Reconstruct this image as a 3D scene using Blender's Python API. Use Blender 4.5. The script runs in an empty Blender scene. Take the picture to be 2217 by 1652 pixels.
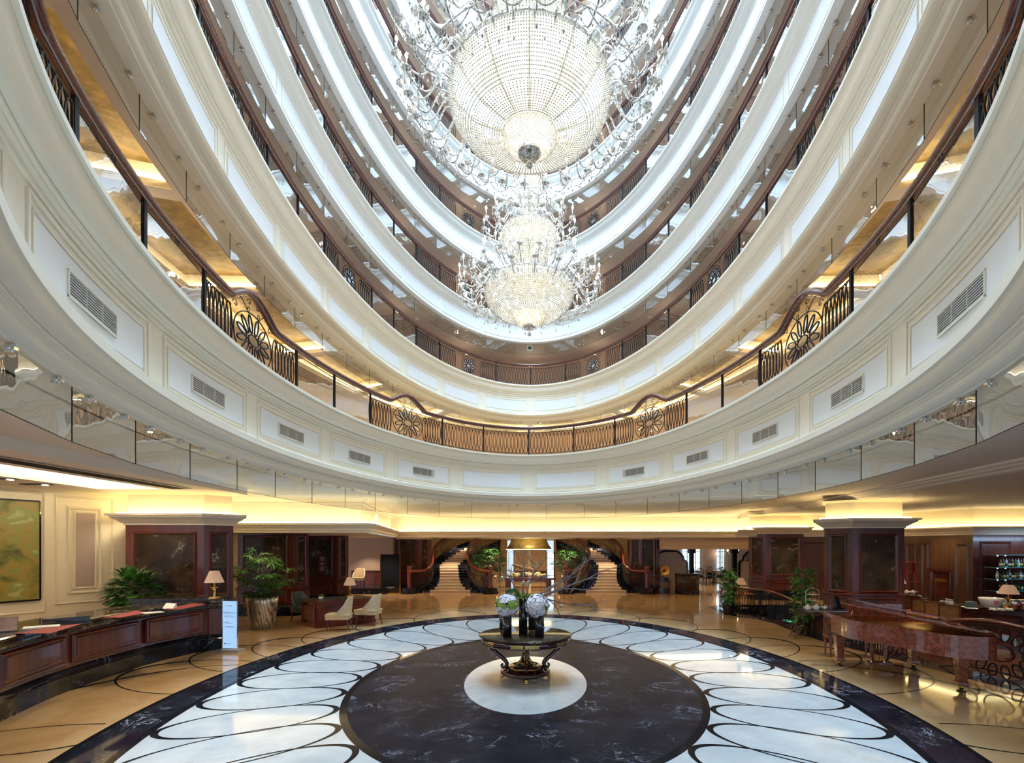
import bpy, math, random
from math import sin, cos, pi, radians as R, atan2, sqrt, hypot
from mathutils import Vector, Matrix
random.seed(7)
S = bpy.context.scene
COL = S.collection
# ------------------------------------------------------------------ camera
CH, F, PX, HY = 2.34, 1100.0, 1146.0, 1182.0      # eye height, focal in px, vertical vanishing column, horizon row (2217x1652)
cd = bpy.data.cameras.new('camera'); cam = bpy.data.objects.new('camera', cd); COL.objects.link(cam)
cam.location = (0, 0, CH); cam.rotation_euler = (R(90), 0, 0)
cd.sensor_width = 36; cd.sensor_fit = 'HORIZONTAL'; cd.lens = 36*F/2217
cd.shift_x = -(PX-1108.5)/2217; cd.shift_y = (HY-826)/2217; cd.clip_start = .05; cd.clip_end = 500
S.camera = cam
S.view_settings.view_transform = 'Standard'; S.view_settings.look = 'None'
S.view_settings.gamma = 1; S.view_settings.exposure = 0.0; S.view_settings.use_curve_mapping = False
# ------------------------------------------------------------------ sky, skylight
w = bpy.data.worlds.new('sky'); S.world = w; w.use_nodes = True
bg = w.node_tree.nodes['Background']; bg.inputs[0].default_value = (.62, .78, 1, 1); bg.inputs[1].default_value = 1.15
def area(name, loc, sx, sy, power, col=(1, 1, 1), rot=(0, 0, 0)):
    l = bpy.data.lights.new(name, 'AREA'); l.shape = 'RECTANGLE'; l.size = sx; l.size_y = sy; l.energy = power; l.color = col
    o = bpy.data.objects.new(name, l); COL.objects.link(o); o.location = loc; o.rotation_euler = rot; return o
def point(name, loc, power, col=(1, .85, .6), r=.05):
    l = bpy.data.lights.new(name, 'POINT'); l.energy = power; l.color = col; l.shadow_soft_size = r
    o = bpy.data.objects.new(name, l); COL.objects.link(o); o.location = loc; return o
WARM = (1, .80, .45); WARM2 = (1, .88, .66)
area('skylight_daylight', (0, 12.5, 33.5), 10, 22, 23500, (.50, .745, 1))
# ------------------------------------------------------------------ helpers
def G(px, py, z=0.0):
    Y = F*(z-CH)/(HY-py); return ((px-PX)*Y/F, Y, z)
def P(px, py, Y):
    return ((px-PX)*Y/F, Y, CH+(HY-py)*Y/F)
def tag(o, label=None, cat=None, group=None, kind=None):
    if label: o['label'] = label
    if cat: o['category'] = cat
    if group: o['group'] = group
    if kind: o['kind'] = kind
    return o
def empty(name, loc=(0, 0, 0), rz=0):
    o = bpy.data.objects.new(name, None); COL.objects.link(o); o.location = loc; o.rotation_euler = (0, 0, rz); o.empty_display_size = .1
    return o
def copy_tree(o, parent=None):
    c = o.copy(); COL.objects.link(c)
    if parent: c.parent = parent
    for ch in o.children: copy_tree(ch, c)
    return c
class MB:
    def __init__(s): s.v = []; s.f = []; s.m = []; s.sm = []
    def add(s, vs, fs, m=0, sm=False, M=None):
        b = len(s.v)
        if M is not None: vs = [M @ Vector(p) for p in vs]
        s.v += [tuple(p) for p in vs]
        for q in fs: s.f.append(tuple(i+b for i in q)); s.m.append(m); s.sm.append(sm)
        return s
    def box(s, x0, x1, y0, y1, z0, z1, m=0, M=None):
        return s.add([(x0, y0, z0), (x1, y0, z0), (x1, y1, z0), (x0, y1, z0), (x0, y0, z1), (x1, y0, z1), (x1, y1, z1), (x0, y1, z1)],
              [(0, 3, 2, 1), (4, 5, 6, 7), (0, 1, 5, 4), (1, 2, 6, 5), (2, 3, 7, 6), (3, 0, 4, 7)], m, False, M)
    def lathe(s, prof, n=24, c=(0, 0, 0), m=0, M=None, sm=True, sx=1, sy=1):
        vs = []; fs = []
        for r, z in prof:
            for i in range(n):
                a = 2*pi*i/n; vs.append((c[0]+r*cos(a)*sx, c[1]+r*sin(a)*sy, c[2]+z))
        for j in range(len(prof)-1):
            for i in range(n):
                k = (i+1) % n; fs.append((j*n+i, j*n+k, (j+1)*n+k, (j+1)*n+i))
        if prof[0][0] > 1e-5: fs.append(tuple(range(n-1, -1, -1)))
        if prof[-1][0] > 1e-5: fs.append(tuple((len(prof)-1)*n+i for i in range(n)))
        return s.add(vs, fs, m, sm, M)
    def cyl(s, c, r, z0, z1, n=16, m=0, r2=None, M=None):
        return s.lathe([(r, z0), (r2 if r2 is not None else r, z1)], n, c, m, M)
    def tube(s, pts, r, n=6, m=0, closed=False, M=None, rs=None, flat=None):
        pts = [Vector(p) for p in pts]; N = len(pts)
        if N < 2: return s
        vs = []; fs = []; up = None
        for i, p in enumerate(pts):
            a = pts[(i-1) % N] if (closed or i > 0) else p
            b = pts[(i+1) % N] if (closed or i < N-1) else p
            d = (b-a)
            if d.length < 1e-9: d = Vector((0, 0, 1))
            d.normalize()
            if up is None:
                up = Vector((0, 0, 1)) if abs(d.z) < .9 else Vector((1, 0, 0))
            x = up.cross(d)
            if x.length < 1e-6: x = Vector((1, 0, 0)).cross(d)
            x.normalize(); y = d.cross(x); up = y
            rr = rs[i] if rs else r
            for k in range(n):
                an = 2*pi*k/n+pi/4
                vs.append(p+x*cos(an)*rr*(flat[0] if flat else 1)+y*sin(an)*rr*(flat[1] if flat else 1))
        for i in range(N if closed else N-1):
            j = (i+1) % N
            for k in range(n):
                l = (k+1) % n; fs.append((i*n+k, i*n+l, j*n+l, j*n+k))
        if not closed: fs.append(tuple(range(n-1, -1, -1))); fs.append(tuple((N-1)*n+k for k in range(n)))
        return s.add(vs, fs, m, n > 4, M)
    def prism(s, poly, z0, z1, m=0, M=None):
        n = len(poly); vs = [(x, y, z0) for x, y in poly]+[(x, y, z1) for x, y in poly]
        fs = [tuple(range(n-1, -1, -1)), tuple(range(n, 2*n))]+[(i, (i+1) % n, n+(i+1) % n, n+i) for i in range(n)]
        return s.add(vs, fs, m, False, M)
    def sphere(s, c, r, n=10, m=0, sz=1, M=None):
        k = max(4, n//2); return s.lathe([(r*sin(pi*i/k), -r*cos(pi*i/k)*sz) for i in range(k+1)], n, c, m, M)
    def quad(s, a, b, c, d, m=0, sm=False): return s.add([a, b, c, d], [(0, 1, 2, 3)], m, sm)
    def build(s, name, mats, parent=None, loc=(0, 0, 0), rz=0):
        me = bpy.data.meshes.new(name); me.from_pydata(s.v, [], s.f)
        if not isinstance(mats, (list, tuple)): mats = [mats]
        for m in mats: me.materials.append(m)
        me.polygons.foreach_set('material_index', s.m); me.polygons.foreach_set('use_smooth', s.sm)
        me.update()
        o = bpy.data.objects.new(name, me); COL.objects.link(o)
        if parent: o.parent = parent
        o.location = loc
        if rz: o.rotation_euler = (0, 0, rz)
        return o
# ------------------------------------------------------------------ materials
def nodes(name):
    m = bpy.data.materials.new(name); m.use_nodes = True; nt = m.node_tree
    return m, nt, nt.nodes['Principled BSDF']
def mat(name, col, rough=.5, metal=0, spec=.5, coat=0, emit=None, es=0, var=0, vscale=8, bump=0, bscale=40, trans=0):
    m, nt, b = nodes(name)
    b.inputs['Base Color'].default_value = (*col, 1); b.inputs['Roughness'].default_value = rough; b.inputs['Metallic'].default_value = metal
    b.inputs['Specular IOR Level'].default_value = spec; b.inputs['Coat Weight'].default_value = coat
    if trans: b.inputs['Transmission Weight'].default_value = trans
    if emit: b.inputs['Emission Color'].default_value = (*emit, 1); b.inputs['Emission Strength'].default_value = es
    tc = nt.nodes.new('ShaderNodeTexCoord')
    if var:
        n = nt.nodes.new('ShaderNodeTexNoise'); n.inputs['Scale'].default_value = vscale; n.inputs['Detail'].default_value = 5
        r = nt.nodes.new('ShaderNodeValToRGB'); r.color_ramp.elements[0].position = .35; r.color_ramp.elements[1].position = .7
        r.color_ramp.elements[0].color = (*[c*(1-var) for c in col], 1); r.color_ramp.elements[1].color = (*[min(1, c*(1+var)) for c in col], 1)
        nt.links.new(tc.outputs['Object'], n.inputs['Vector']); nt.links.new(n.outputs[0], r.inputs[0]); nt.links.new(r.outputs[0], b.inputs['Base Color'])
    if bump:
        n = nt.nodes.new('ShaderNodeTexNoise'); n.inputs['Scale'].default_value = bscale
        u = nt.nodes.new('ShaderNodeBump'); u.inputs['Strength'].default_value = bump; u.inputs['Distance'].default_value = .02
        nt.links.new(tc.outputs['Object'], n.inputs['Vector']); nt.links.new(n.outputs[0], u.inputs['Height']); nt.links.new(u.outputs[0], b.inputs['Normal'])
    return m
def marble(name, base, base2, vein, scale=1.0, vw=.02, rough=.08, vamt=.8, coat=0, blotch=2.0):
    m, nt, b = nodes(name); L = nt.links.new; N = nt.nodes.new
    tc = N('ShaderNodeTexCoord'); mp = N('ShaderNodeMapping'); mp.inputs['Scale'].default_value = (scale,)*3; L(tc.outputs['Object'], mp.inputs[0])
    n1 = N('ShaderNodeTexNoise'); n1.inputs['Scale'].default_value = blotch; n1.inputs['Detail'].default_value = 6; n1.inputs['Distortion'].default_value = .6; L(mp.outputs[0], n1.inputs['Vector'])
    r1 = N('ShaderNodeValToRGB'); r1.color_ramp.elements[0].position = .35; r1.color_ramp.elements[1].position = .68
    r1.color_ramp.elements[0].color = (*base, 1); r1.color_ramp.elements[1].color = (*base2, 1); L(n1.outputs[0], r1.inputs[0])
    out = r1.outputs[0]
    for k, (sc, am) in enumerate(((1.1, vamt), (3.1, vamt*.6))):
        n2 = N('ShaderNodeTexNoise'); n2.inputs['Scale'].default_value = sc; n2.inputs['Detail'].default_value = 7; n2.inputs['Roughness'].default_value = .62; n2.inputs['Distortion'].default_value = 1.2; L(mp.outputs[0], n2.inputs['Vector'])
        s1 = N('ShaderNodeMath'); s1.operation = 'SUBTRACT'; s1.inputs[1].default_value = .5; L(n2.outputs[0], s1.inputs[0])
        s2 = N('ShaderNodeMath'); s2.operation = 'ABSOLUTE'; L(s1.outputs[0], s2.inputs[0])
        mr = N('ShaderNodeMapRange'); mr.inputs[1].default_value = 0; mr.inputs[2].default_value = vw*(1, .6)[k]; mr.inputs[3].default_value = am; mr.inputs[4].default_value = 0; L(s2.outputs[0], mr.inputs[0])
        n3 = N('ShaderNodeTexNoise'); n3.inputs['Scale'].default_value = 1.7; n3.inputs['Detail'].default_value = 2; L(mp.outputs[0], n3.inputs['Vector'])
        m3 = N('ShaderNodeMapRange'); m3.inputs[1].default_value = .48; m3.inputs[2].default_value = .62; L(n3.outputs[0], m3.inputs[0])
        mm = N('ShaderNodeMath'); mm.operation = 'MULTIPLY'; L(mr.outputs[0], mm.inputs[0]); L(m3.outputs[0], mm.inputs[1])
        mx = N('ShaderNodeMix'); mx.data_type = 'RGBA'; L(mm.outputs[0], mx.inputs[0]); L(out, mx.inputs[6]); mx.inputs[7].default_value = (*vein, 1); out = mx.outputs[2]
    L(out, b.inputs['Base Color']); b.inputs['Roughness'].default_value = rough; b.inputs['Coat Weight'].default_value = coat
    return m
def dull(m, sp, ior=1.5):
    b = m.node_tree.nodes['Principled BSDF']; b.inputs['Specular IOR Level'].default_value = sp; b.inputs['IOR'].default_value = ior; return m
def wood(name, c1, c2, rough=.25, scale=3.0, coat=.3):
    m, nt, b = nodes(name); L = nt.links.new; N = nt.nodes.new
    tc = N('ShaderNodeTexCoord'); mp = N('ShaderNodeMapping'); mp.inputs['Scale'].default_value = (scale*3, scale*3, scale*.35); L(tc.outputs['Object'], mp.inputs[0])
    n = N('ShaderNodeTexNoise'); n.inputs['Scale'].default_value = 2; n.inputs['Detail'].default_value = 6; n.inputs['Distortion'].default_value = .8; L(mp.outputs[0], n.inputs['Vector'])
    r = N('ShaderNodeValToRGB'); r.color_ramp.elements[0].position = .35; r.color_ramp.elements[1].position = .7
    r.color_ramp.elements[0].color = (*c1, 1); r.color_ramp.elements[1].color = (*c2, 1); L(n.outputs[0], r.inputs[0]); L(r.outputs[0], b.inputs['Base Color'])
    b.inputs['Roughness'].default_value = rough; b.inputs['Coat Weight'].default_value = coat; b.inputs['Coat Roughness'].default_value = .08
    return m
def pane(name, tint=(.9, .96, .93), refl=.16, rough=0.0, wavy=0):
    m = bpy.data.materials.new(name); m.use_nodes = True; nt = m.node_tree; nt.nodes.clear(); N = nt.nodes.new; L = nt.links.new
    o = N('ShaderNodeOutputMaterial'); mx = N('ShaderNodeMixShader'); t = N('ShaderNodeBsdfTransparent'); g = N('ShaderNodeBsdfGlossy')
    t.inputs[0].default_value = (*tint, 1); g.inputs['Roughness'].default_value = rough; lw = N('ShaderNodeLayerWeight'); lw.inputs[0].default_value = .3
    mr = N('ShaderNodeMapRange'); mr.inputs[3].default_value = refl; mr.inputs[4].default_value = .9; L(lw.outputs['Facing'], mr.inputs[0])
    if wavy:
        tc = N('ShaderNodeTexCoord'); n = N('ShaderNodeTexNoise'); n.inputs['Scale'].default_value = 1.6; u = N('ShaderNodeBump'); u.inputs['Strength'].default_value = wavy; u.inputs['Distance'].default_value = .02
        L(tc.outputs['Object'], n.inputs['Vector']); L(n.outputs[0], u.inputs['Height']); L(u.outputs[0], g.inputs['Normal'])
    L(mr.outputs[0], mx.inputs[0]); L(t.outputs[0], mx.inputs[1]); L(g.outputs[0], mx.inputs[2]); L(mx.outputs[0], o.inputs[0])
    return m
def glow(name, col, s):
    m = bpy.data.materials.new(name); m.use_nodes = True; nt = m.node_tree; nt.nodes.clear()
    o = nt.nodes.new('ShaderNodeOutputMaterial'); e = nt.nodes.new('ShaderNodeEmission'); e.inputs[0].default_value = (*col, 1); e.inputs[1].default_value = s
    nt.links.new(e.outputs[0], o.inputs[0]); return m
M = dict(
    paint=mat('white_paint', (.86, .79, .66), .45, var=.01), cream=mat('cream_paint', (.83, .73, .50), .5, var=.02), panelw=mat('panel_white', (.83, .83, .83), .5, var=.01),
    taupe=mat('taupe_ceiling', (.58, .47, .39), .6, var=.02), ceil=mat('ceiling_paint', (.76, .68, .60), .6, var=.01), pinkwall=mat('pink_beige_wall', (.60, .43, .32), .6, var=.04),
    gold=mat('gold_leaf', (.19, .125, .045), .5, .4, var=.28, vscale=5, bump=.6, bscale=9), iron=mat('wrought_iron', (.022, .020, .022), .55, .3, spec=.25, var=.05),
    rail=wood('mahogany_rail', (.09, .022, .014), (.15, .035, .02), .18, 3, .6), redrail=wood('red_mahogany', (.17, .016, .010), (.26, .03, .018), .15, 3, .8),
    glass=pane('rail_glass', (.88, .93, .93), .22, 0, .25), curtain=pane('curtain_glass', (.86, .92, .88), .12, 0, .25), clear=pane('clear_glass', (.93, .96, .95), .08),
    chrome=mat('chrome', (.75, .75, .78), .12, 1, var=.02), grille=mat('grille_metal', (.55, .55, .55), .4, .6, var=.02), dark=mat('dark_void', (.02, .02, .02), .8, var=.05), black=mat('black_gloss', (.012, .012, .014), .12, coat=.5, var=.05),
    beige=marble('beige_marble', (.50, .30, .13), (.60, .40, .21), (.34, .21, .10), .8, .018, .07, .45), white=marble('white_marble', (.45, .455, .45), (.55, .55, .53), (.28, .24, .24), 1.0, .008, .07, .5),
    nero=marble('black_marble', (.008, .008, .012), (.022, .022, .032), (.62, .64, .74), .9, .007, .05, .75), nerod=marble('honed_black_marble', (.008, .0075, .012), (.019, .017, .026), (.50, .50, .60), .9, .007, .33, .7), inlay=mat('black_inlay', (.008, .008, .010), .08, var=.05),
    emp=marble('brown_marble', (.030, .020, .012), (.075, .05, .028), (.75, .68, .58), .8, .0075, .12, .85), darkemp=marble('dark_counter_marble', (.02, .013, .009), (.06, .04, .025), (.55, .45, .36), 2.2, .03, .07, .7),
    wood=wood('dark_mahogany', (.075, .014, .009), (.155, .032, .017), .28, 1.2, .35), woodb=wood('brown_panel_wood', (.085, .036, .017), (.15, .065, .03), .3, 1.2, .3),
    brass=mat('brass', (.80, .53, .16), .22, 1, var=.05), plaster=mat('cornice_plaster', (.80, .70, .56), .5, var=.01),
    lamp=glow('led_warm', (1, .84, .50), 14), bulb=glow('bulb_glow', (1, .92, .78), 40), spot=glow('downlight_glow', (1, .93, .82), 18), day=glow('daylight_window', (.55, .78, 1), 2.4),
)
dull(M['nero'], .16); dull(M['nerod'], .3, 1.12); dull(M['inlay'], .3, 1.15); dull(M['emp'], .4, 1.25)
# ------------------------------------------------------------------ ellipse rings of the atrium
class Ell:
    def __init__(s, cx, cy, a, b): s.cx, s.cy, s.a, s.b = cx, cy, a, b
    def p(s, t, o=0, z=0): return (s.cx+(s.a+o)*cos(t), s.cy+(s.b+o)*sin(t), z)
    def t_far(s, px, o=0):
        m = (px-PX)/F; A = s.a+o; B = s.b+o
        qa = (m/A)**2+(1/B)**2; qb = -2*m*s.cx/A**2-2*s.cy/B**2; qc = (s.cx/A)**2+(s.cy/B)**2-1
        Y = (-qb+sqrt(max(0, qb*qb-4*qa*qc)))/(2*qa); t = atan2((Y-s.cy)/B, (m*Y-s.cx)/A); return t+2*pi if t < -pi/2 else t
    def t_at(s, px, py, z, o=0):
        x, y, _ = G(px, py, z); t = atan2((y-s.cy)/(s.b+o), (x-s.cx)/(s.a+o)); return t+2*pi if t < -pi/2 else t
    def arc(s, t0, t1, n=200, o=0):
        L = 0; q = s.p(t0, o)
        for i in range(1, n+1):
            r = s.p(t0+(t1-t0)*i/n, o); L += hypot(r[0]-q[0], r[1]-q[1]); q = r
        return L
    def even(s, t0, t1, d, o=0):   # parameter values about d metres apart
        L = s.arc(t0, t1, 200, o); n = max(1, round(L/d)); out = [t0]; acc = 0; q = s.p(t0, o); N = max(400, n*12); k = 1
        for i in range(1, N+1):
            t = t0+(t1-t0)*i/N; r = s.p(t, o); acc += hypot(r[0]-q[0], r[1]-q[1]); q = r
            while k < n and acc >= L*k/n: out.append(t); k += 1
        out.append(t1); return out
def ring(mb, e, prof, t0=0, t1=2*pi, n=160, m=0, sm=True):
    ts = [t0+(t1-t0)*i/n for i in range(n+1)]; k = len(prof)
    for j in range(k-1):
        vs = []
        for t in ts: vs += [e.p(t, prof[j][0], prof[j][1]), e.p(t, prof[j+1][0], prof[j+1][1])]
        mb.add(vs, [(2*i, 2*i+2, 2*i+3, 2*i+1) for i in range(n)], m, sm)
    return mb
E2 = Ell(-.024, 9.8, 4.839, 8.695); E3 = Ell(.07, 12.5, 5.45, 11.619); EF = Ell(-.065, 8.9, 2.88, 4.005)
ZC = [9.99, 13.22, 16.54, 19.86, 23.18, 26.5, 29.8]
Z2 = 5.66
def struct(mb, name, m, parent=None):
    o = mb.build(name, m, parent)
    if not parent: o['kind'] = 'structure'
    return o
# ---- 2F fascia
def cove(o0, z0, o1, z1, n=6, bulge=1):
    # quarter curve from (o0,z0) to (o1,z1)
    r = []
    for i in range(n+1):
        a = pi/2*i/n
        r.append((o0+(o1-o0)*(1-cos(a)), z0+(z1-z0)*sin(a)) if bulge > 0 else (o0+(o1-o0)*sin(a), z0+(z1-z0)*(1-cos(a))))
    return r
f2 = [(.30, Z2), (-.01, Z2), (-.01, 5.60), (.03, 5.595), (.03, 5.56)]+cove(.04, 5.55, .20, 5.31, 7, 1)+[(.18, 5.30), (.18, 5.265), (.205, 5.26), (.205, 5.235), (.25, 5.23), (.25, 5.18), (.28, 5.17), (.28, 4.30), (.24, 4.285), (.02, 4.27), (-.005, 4.255), (-.005, 4.15), (.02, 4.14)]+cove(.03, 4.13, .17, 4.03, 6, 1)+[(.155, 4.025), (.155, 4.0), (.19, 3.995), (.19, 3.97), (.21, 3.965)]+cove(.21, 3.96, .33, 3.89, 5, 1)+[(.34, 3.88), (.75, 3.88)]
T1 = struct(ring(MB(), E2, f2, n=240), 'trim_1', M['paint'])
mb = MB(); ring(mb, E2, [(.10, 4.272), (.13, 4.272)], n=200); mb.build('lip_light', glow('led_lip', (1, .80, .42), 9), T1)
def panels(e, ts, o, z0, z1, gap, mw, parent, name, inner=False):
    """moulded frames between consecutive parameter values on the fascia"""
    for i in range(len(ts)-1):
        a, b = ts[i], ts[i+1]; L = e.arc(a, b, 30, o); g = gap/L; ta = a+(b-a)*g; tb = b-(b-a)*g
        mb = MB()
        for (d, r) in ((0, mw), (.10, mw*.7)) if inner else ((0, mw),):
            dt = (tb-ta)*d/(L-2*gap); u0, u1 = ta+dt, tb-dt; n = 14
            path = [e.p(u0+(u1-u0)*k/n, o, z1-d) for k in range(n+1)]+[e.p(u1-(u1-u0)*k/n, o, z0+d) for k in range(n+1)]
            mb.tube(path, r, 4, closed=True)
        if inner:
            n = 14; dt = (tb-ta)*.13/(L-2*gap); u0, u1 = ta+dt, tb-dt
            for k in range(n):
                mb.quad(e.p(u0+(u1-u0)*k/n, o-.006, z0+.13), e.p(u0+(u1-u0)*(k+1)/n, o-.006, z0+.13), e.p(u0+(u1-u0)*(k+1)/n, o-.006, z1-.13), e.p(u0+(u1-u0)*k/n, o-.006, z1-.13), 1)
        mb.build(name, [M['paint'], M['panelw']], parent)
tv = [E2.t_far(x, .28) for x in (1222, 1374, 1506, 1647)]
# panel pitch measured along the fascia
step = E2.arc(tv[2], tv[0], 60, .28)/2
half = []
t = pi/2
def walk(e, t, d, o, sgn):
    acc = 0; q = e.p(t, o)
    while acc < d:
        t += sgn*.002; r = e.p(t, o); acc += hypot(r[0]-q[0], r[1]-q[1]); q = r
    return t
tr = [pi/2]
for i in range(8): tr.append(walk(E2, tr[-1], step, .28, -1))
panels(E2, tr, .28, 4.36, 5.12, .20, .028, T1, 'panel_moulding', True)
panels(E2, [pi-x for x in tr], .28, 4.36, 5.12, .20, .028, T1, 'panel_moulding', True)
# ---- 3F fascia (deep cove below), upper fascias
z = ZC[0]
M['paintu'] = mat('upper_daylit_paint', (.83, .82, .78), .45, var=.01)  # same fascia paint, whitened so the colour carries the cooler daylight
f3 = [(.30, z), (-.01, z), (-.01, z-.06), (.04, z-.08), (.05, z-.12)]+cove(.05, z-.13, .15, z-.36, 5)+[(.14, z-.38), (.14, z-.41), (.18, z-.42), (.18, z-.50), (.21, z-.52), (.21, z-1.38), (.19, z-1.40), (.05, z-1.41), (.04, z-1.42)]+cove(.05, z-1.43, .20, z-1.52, 5)+[(.18, z-1.525), (.18, z-1.55), (.22, z-1.56)]+cove(.22, z-1.57, .30, z-1.64, 4)+[(.31, z-1.66), (.62, z-1.66)]
T2 = struct(ring(MB(), E3, f3, n=240), 'trim_2', M['paint'])
tr3 = [pi/2]
for i in range(12): tr3.append(walk(E3, tr3[-1], 2.55, .2, -1))
panels(E3, tr3, .21, z-1.30, z-.60, .13, .016, T2, 'panel_moulding', True)
panels(E3, [pi-x for x in tr3], .21, z-1.30, z-.60, .13, .016, T2, 'panel_moulding', True)
fu = [(.30, 0), (-.01, 0), (-.01, -.05), (.04, -.07)]+cove(.05, -.08, .13, -.26, 4)+[(.12, -.28), (.17, -.30), (.17, -.36), (.20, -.38), (.20, -1.10), (.17, -1.11), (.17, -1.14), (.24, -1.14), (.36, -1.14)]
for k, zz in enumerate(ZC[1:]):
    mb = ring(MB(), E3, [(o, zz+h) for o, h in fu[:-6]], n=200); ring(mb, E3, [(o, zz+h) for o, h in fu[-7:]], n=200, m=1); tk = struct(mb, 'trim_%d' % (k+3), [M['paintu'], M['panelw']])
    if k < 4:
        panels(E3, tr3, .20, zz-.98, zz-.46, .13, .014, tk, 'panel_moulding')
        panels(E3, [pi-x for x in tr3], .20, zz-.98, zz-.46, .13, .014, tk, 'panel_moulding')
# ---- corridor slabs, ceilings, outer walls of the galleries
for k, zz in enumerate(ZC):
    zt = ZC[k+1]-1.14 if k+1 < len(ZC) else zz+2.3
    mb = MB(); ring(mb, E3, [(.25, zz-.02), (2.9, zz-.02)], n=120); o = struct(mb, 'floor', M['taupe'])
    mb = MB(); ring(mb, E3, [(.36, zt), (2.9, zt)], n=120); struct(mb, 'ceiling', M['taupe'])
    mb = MB(); ring(mb, E3, [(2.9, zz), (2.9, zt)], n=120); struct(mb, 'wall_gallery', M['pinkwall'])
mb = MB()
for t in (0, 1): pass
for i in range(7): mb.box(-6, 6, 1+i*3.8, 1.15+i*3.8, 31.9, 32.2)
for i in range(5): mb.box(-6+i*3, -5.9+i*3, 0, 25, 31.9, 32.2)
struct(mb, 'window_1', M['paint'])
# 2F corridor: floor, outer wall, coffered ceiling
def annulus_between(mb, ea, oa, eb, ob, z, n=120, m=0):
    for i in range(n):
        a, b = 2*pi*i/n, 2*pi*(i+1)/n; mb.quad(ea.p(a, oa, z), ea.p(b, oa, z), eb.p(b, ob, z), eb.p(a, ob, z), m)
struct_f2 = MB(); annulus_between(struct_f2, E2, .25, E3, 3.2, Z2-.02); struct(struct_f2, 'floor', M['beige'])
mb = MB(); ring(mb, E3, [(3.2, Z2-.02), (3.2, 8.7)], n=120); struct(mb, 'wall_gallery', M['pinkwall'])
ZK = ZC[0]-1.66   # underside 8.33
bx = [1144+14, 1140-14]
beams_px = [(968, 0), (848, 0), (728, 0), (592, 640), (402, 425), (150, 150)]
OB0, OB1 = .95, 2.65
tb = [pi/2]
for q in ((972, 893), (842, 842), (724, 765), (596, 640), (398, 425)):
    tb.append(E3.t_at(q[0], q[1], ZK, .75))
tb.append(2*tb[-1]-tb[-2]); tb.append(2*tb[-1]-tb[-2])
cof = MB(); gold = MB(); led = MB()
edges = [pi-x for x in tb[::-1]]+tb[1:]
rest = [edges[-1]+(2*pi+edges[0]-edges[-1])*i/6 for i in range(1, 6)]
edges = edges+rest+[edges[0]+2*pi]
annulus = MB(); ring(annulus, E3, [(.62, ZK), (OB0, ZK)], n=160); ring(annulus, E3, [(OB1, ZK), (3.2, ZK)], n=160)
for i in range(len(edges)-1):
    a, b = edges[i], edges[i+1]; L = E3.arc(a, b, 20, 1.5); g = (b-a)*.16/L; a0, b0 = a+g, b-g; n = 14
    # beam between coffers
    annulus.quad(E3.p(b0, OB0, ZK), E3.p(b+g, OB0, ZK), E3.p(b+g, OB1, ZK), E3.p(b0, OB1, ZK))
    for (o0, z0, o1, z1) in ((OB0, ZK, OB0-.02, ZK+.05), (OB0-.02, ZK+.05, OB0+.05, ZK+.12), (OB1, ZK, OB1+.02, ZK+.05), (OB1+.02, ZK+.05, OB1-.05, ZK+.12)):
        ring(cof, E3, [(o0, z0), (o1, z1)], a0, b0, n)
    ring(cof, E3, [(OB0+.05, ZK+.12), (OB0-.12, ZK+.12), (OB0-.12, ZK+.42)], a0-g*.5, b0+g*.5, n); ring(cof, E3, [(OB1-.05, ZK+.12), (OB1+.12, ZK+.12), (OB1+.12, ZK+.42)], a0-g*.5, b0+g*.5, n)
    ring(gold, E3, [(OB0-.12, ZK+.42), (OB1+.12, ZK+.42)], a0-g*.6, b0+g*.6, n, sm=False)
    for e0, sg in ((a0, -1), (b0, 1)):
        cof.quad(E3.p(e0, OB0, ZK), E3.p(e0, OB1, ZK), E3.p(e0, OB1, ZK+.12), E3.p(e0, OB0, ZK+.12))
        cof.quad(E3.p(e0+sg*g*.5, OB0-.12, ZK+.12), E3.p(e0+sg*g*.5, OB1+.12, ZK+.12), E3.p(e0+sg*g*.5, OB1+.12, ZK+.42), E3.p(e0+sg*g*.5, OB0-.12, ZK+.42))
    if (E3.p((a+b)/2)[1] > 3):
        for oo in (OB0-.06, OB1+.06): led.tube([E3.p(a0+(b0-a0)*k/n, oo, ZK+.16) for k in range(n+1)], .018, 4)
        for e0 in (a0-g*.25, b0+g*.25): led.tube([E3.p(e0, OB0+(OB1-OB0)*k/4, ZK+.16) for k in range(5)], .018, 4)
C2 = struct(annulus, 'ceiling', M['ceil']); cof.build('coffer_moulding', M['plaster'], C2); gold.build('gold_coffer', M['gold'], C2)
led.build('cove_light', glow('led_coffer', (1, .86, .52), 30), C2)
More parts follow.
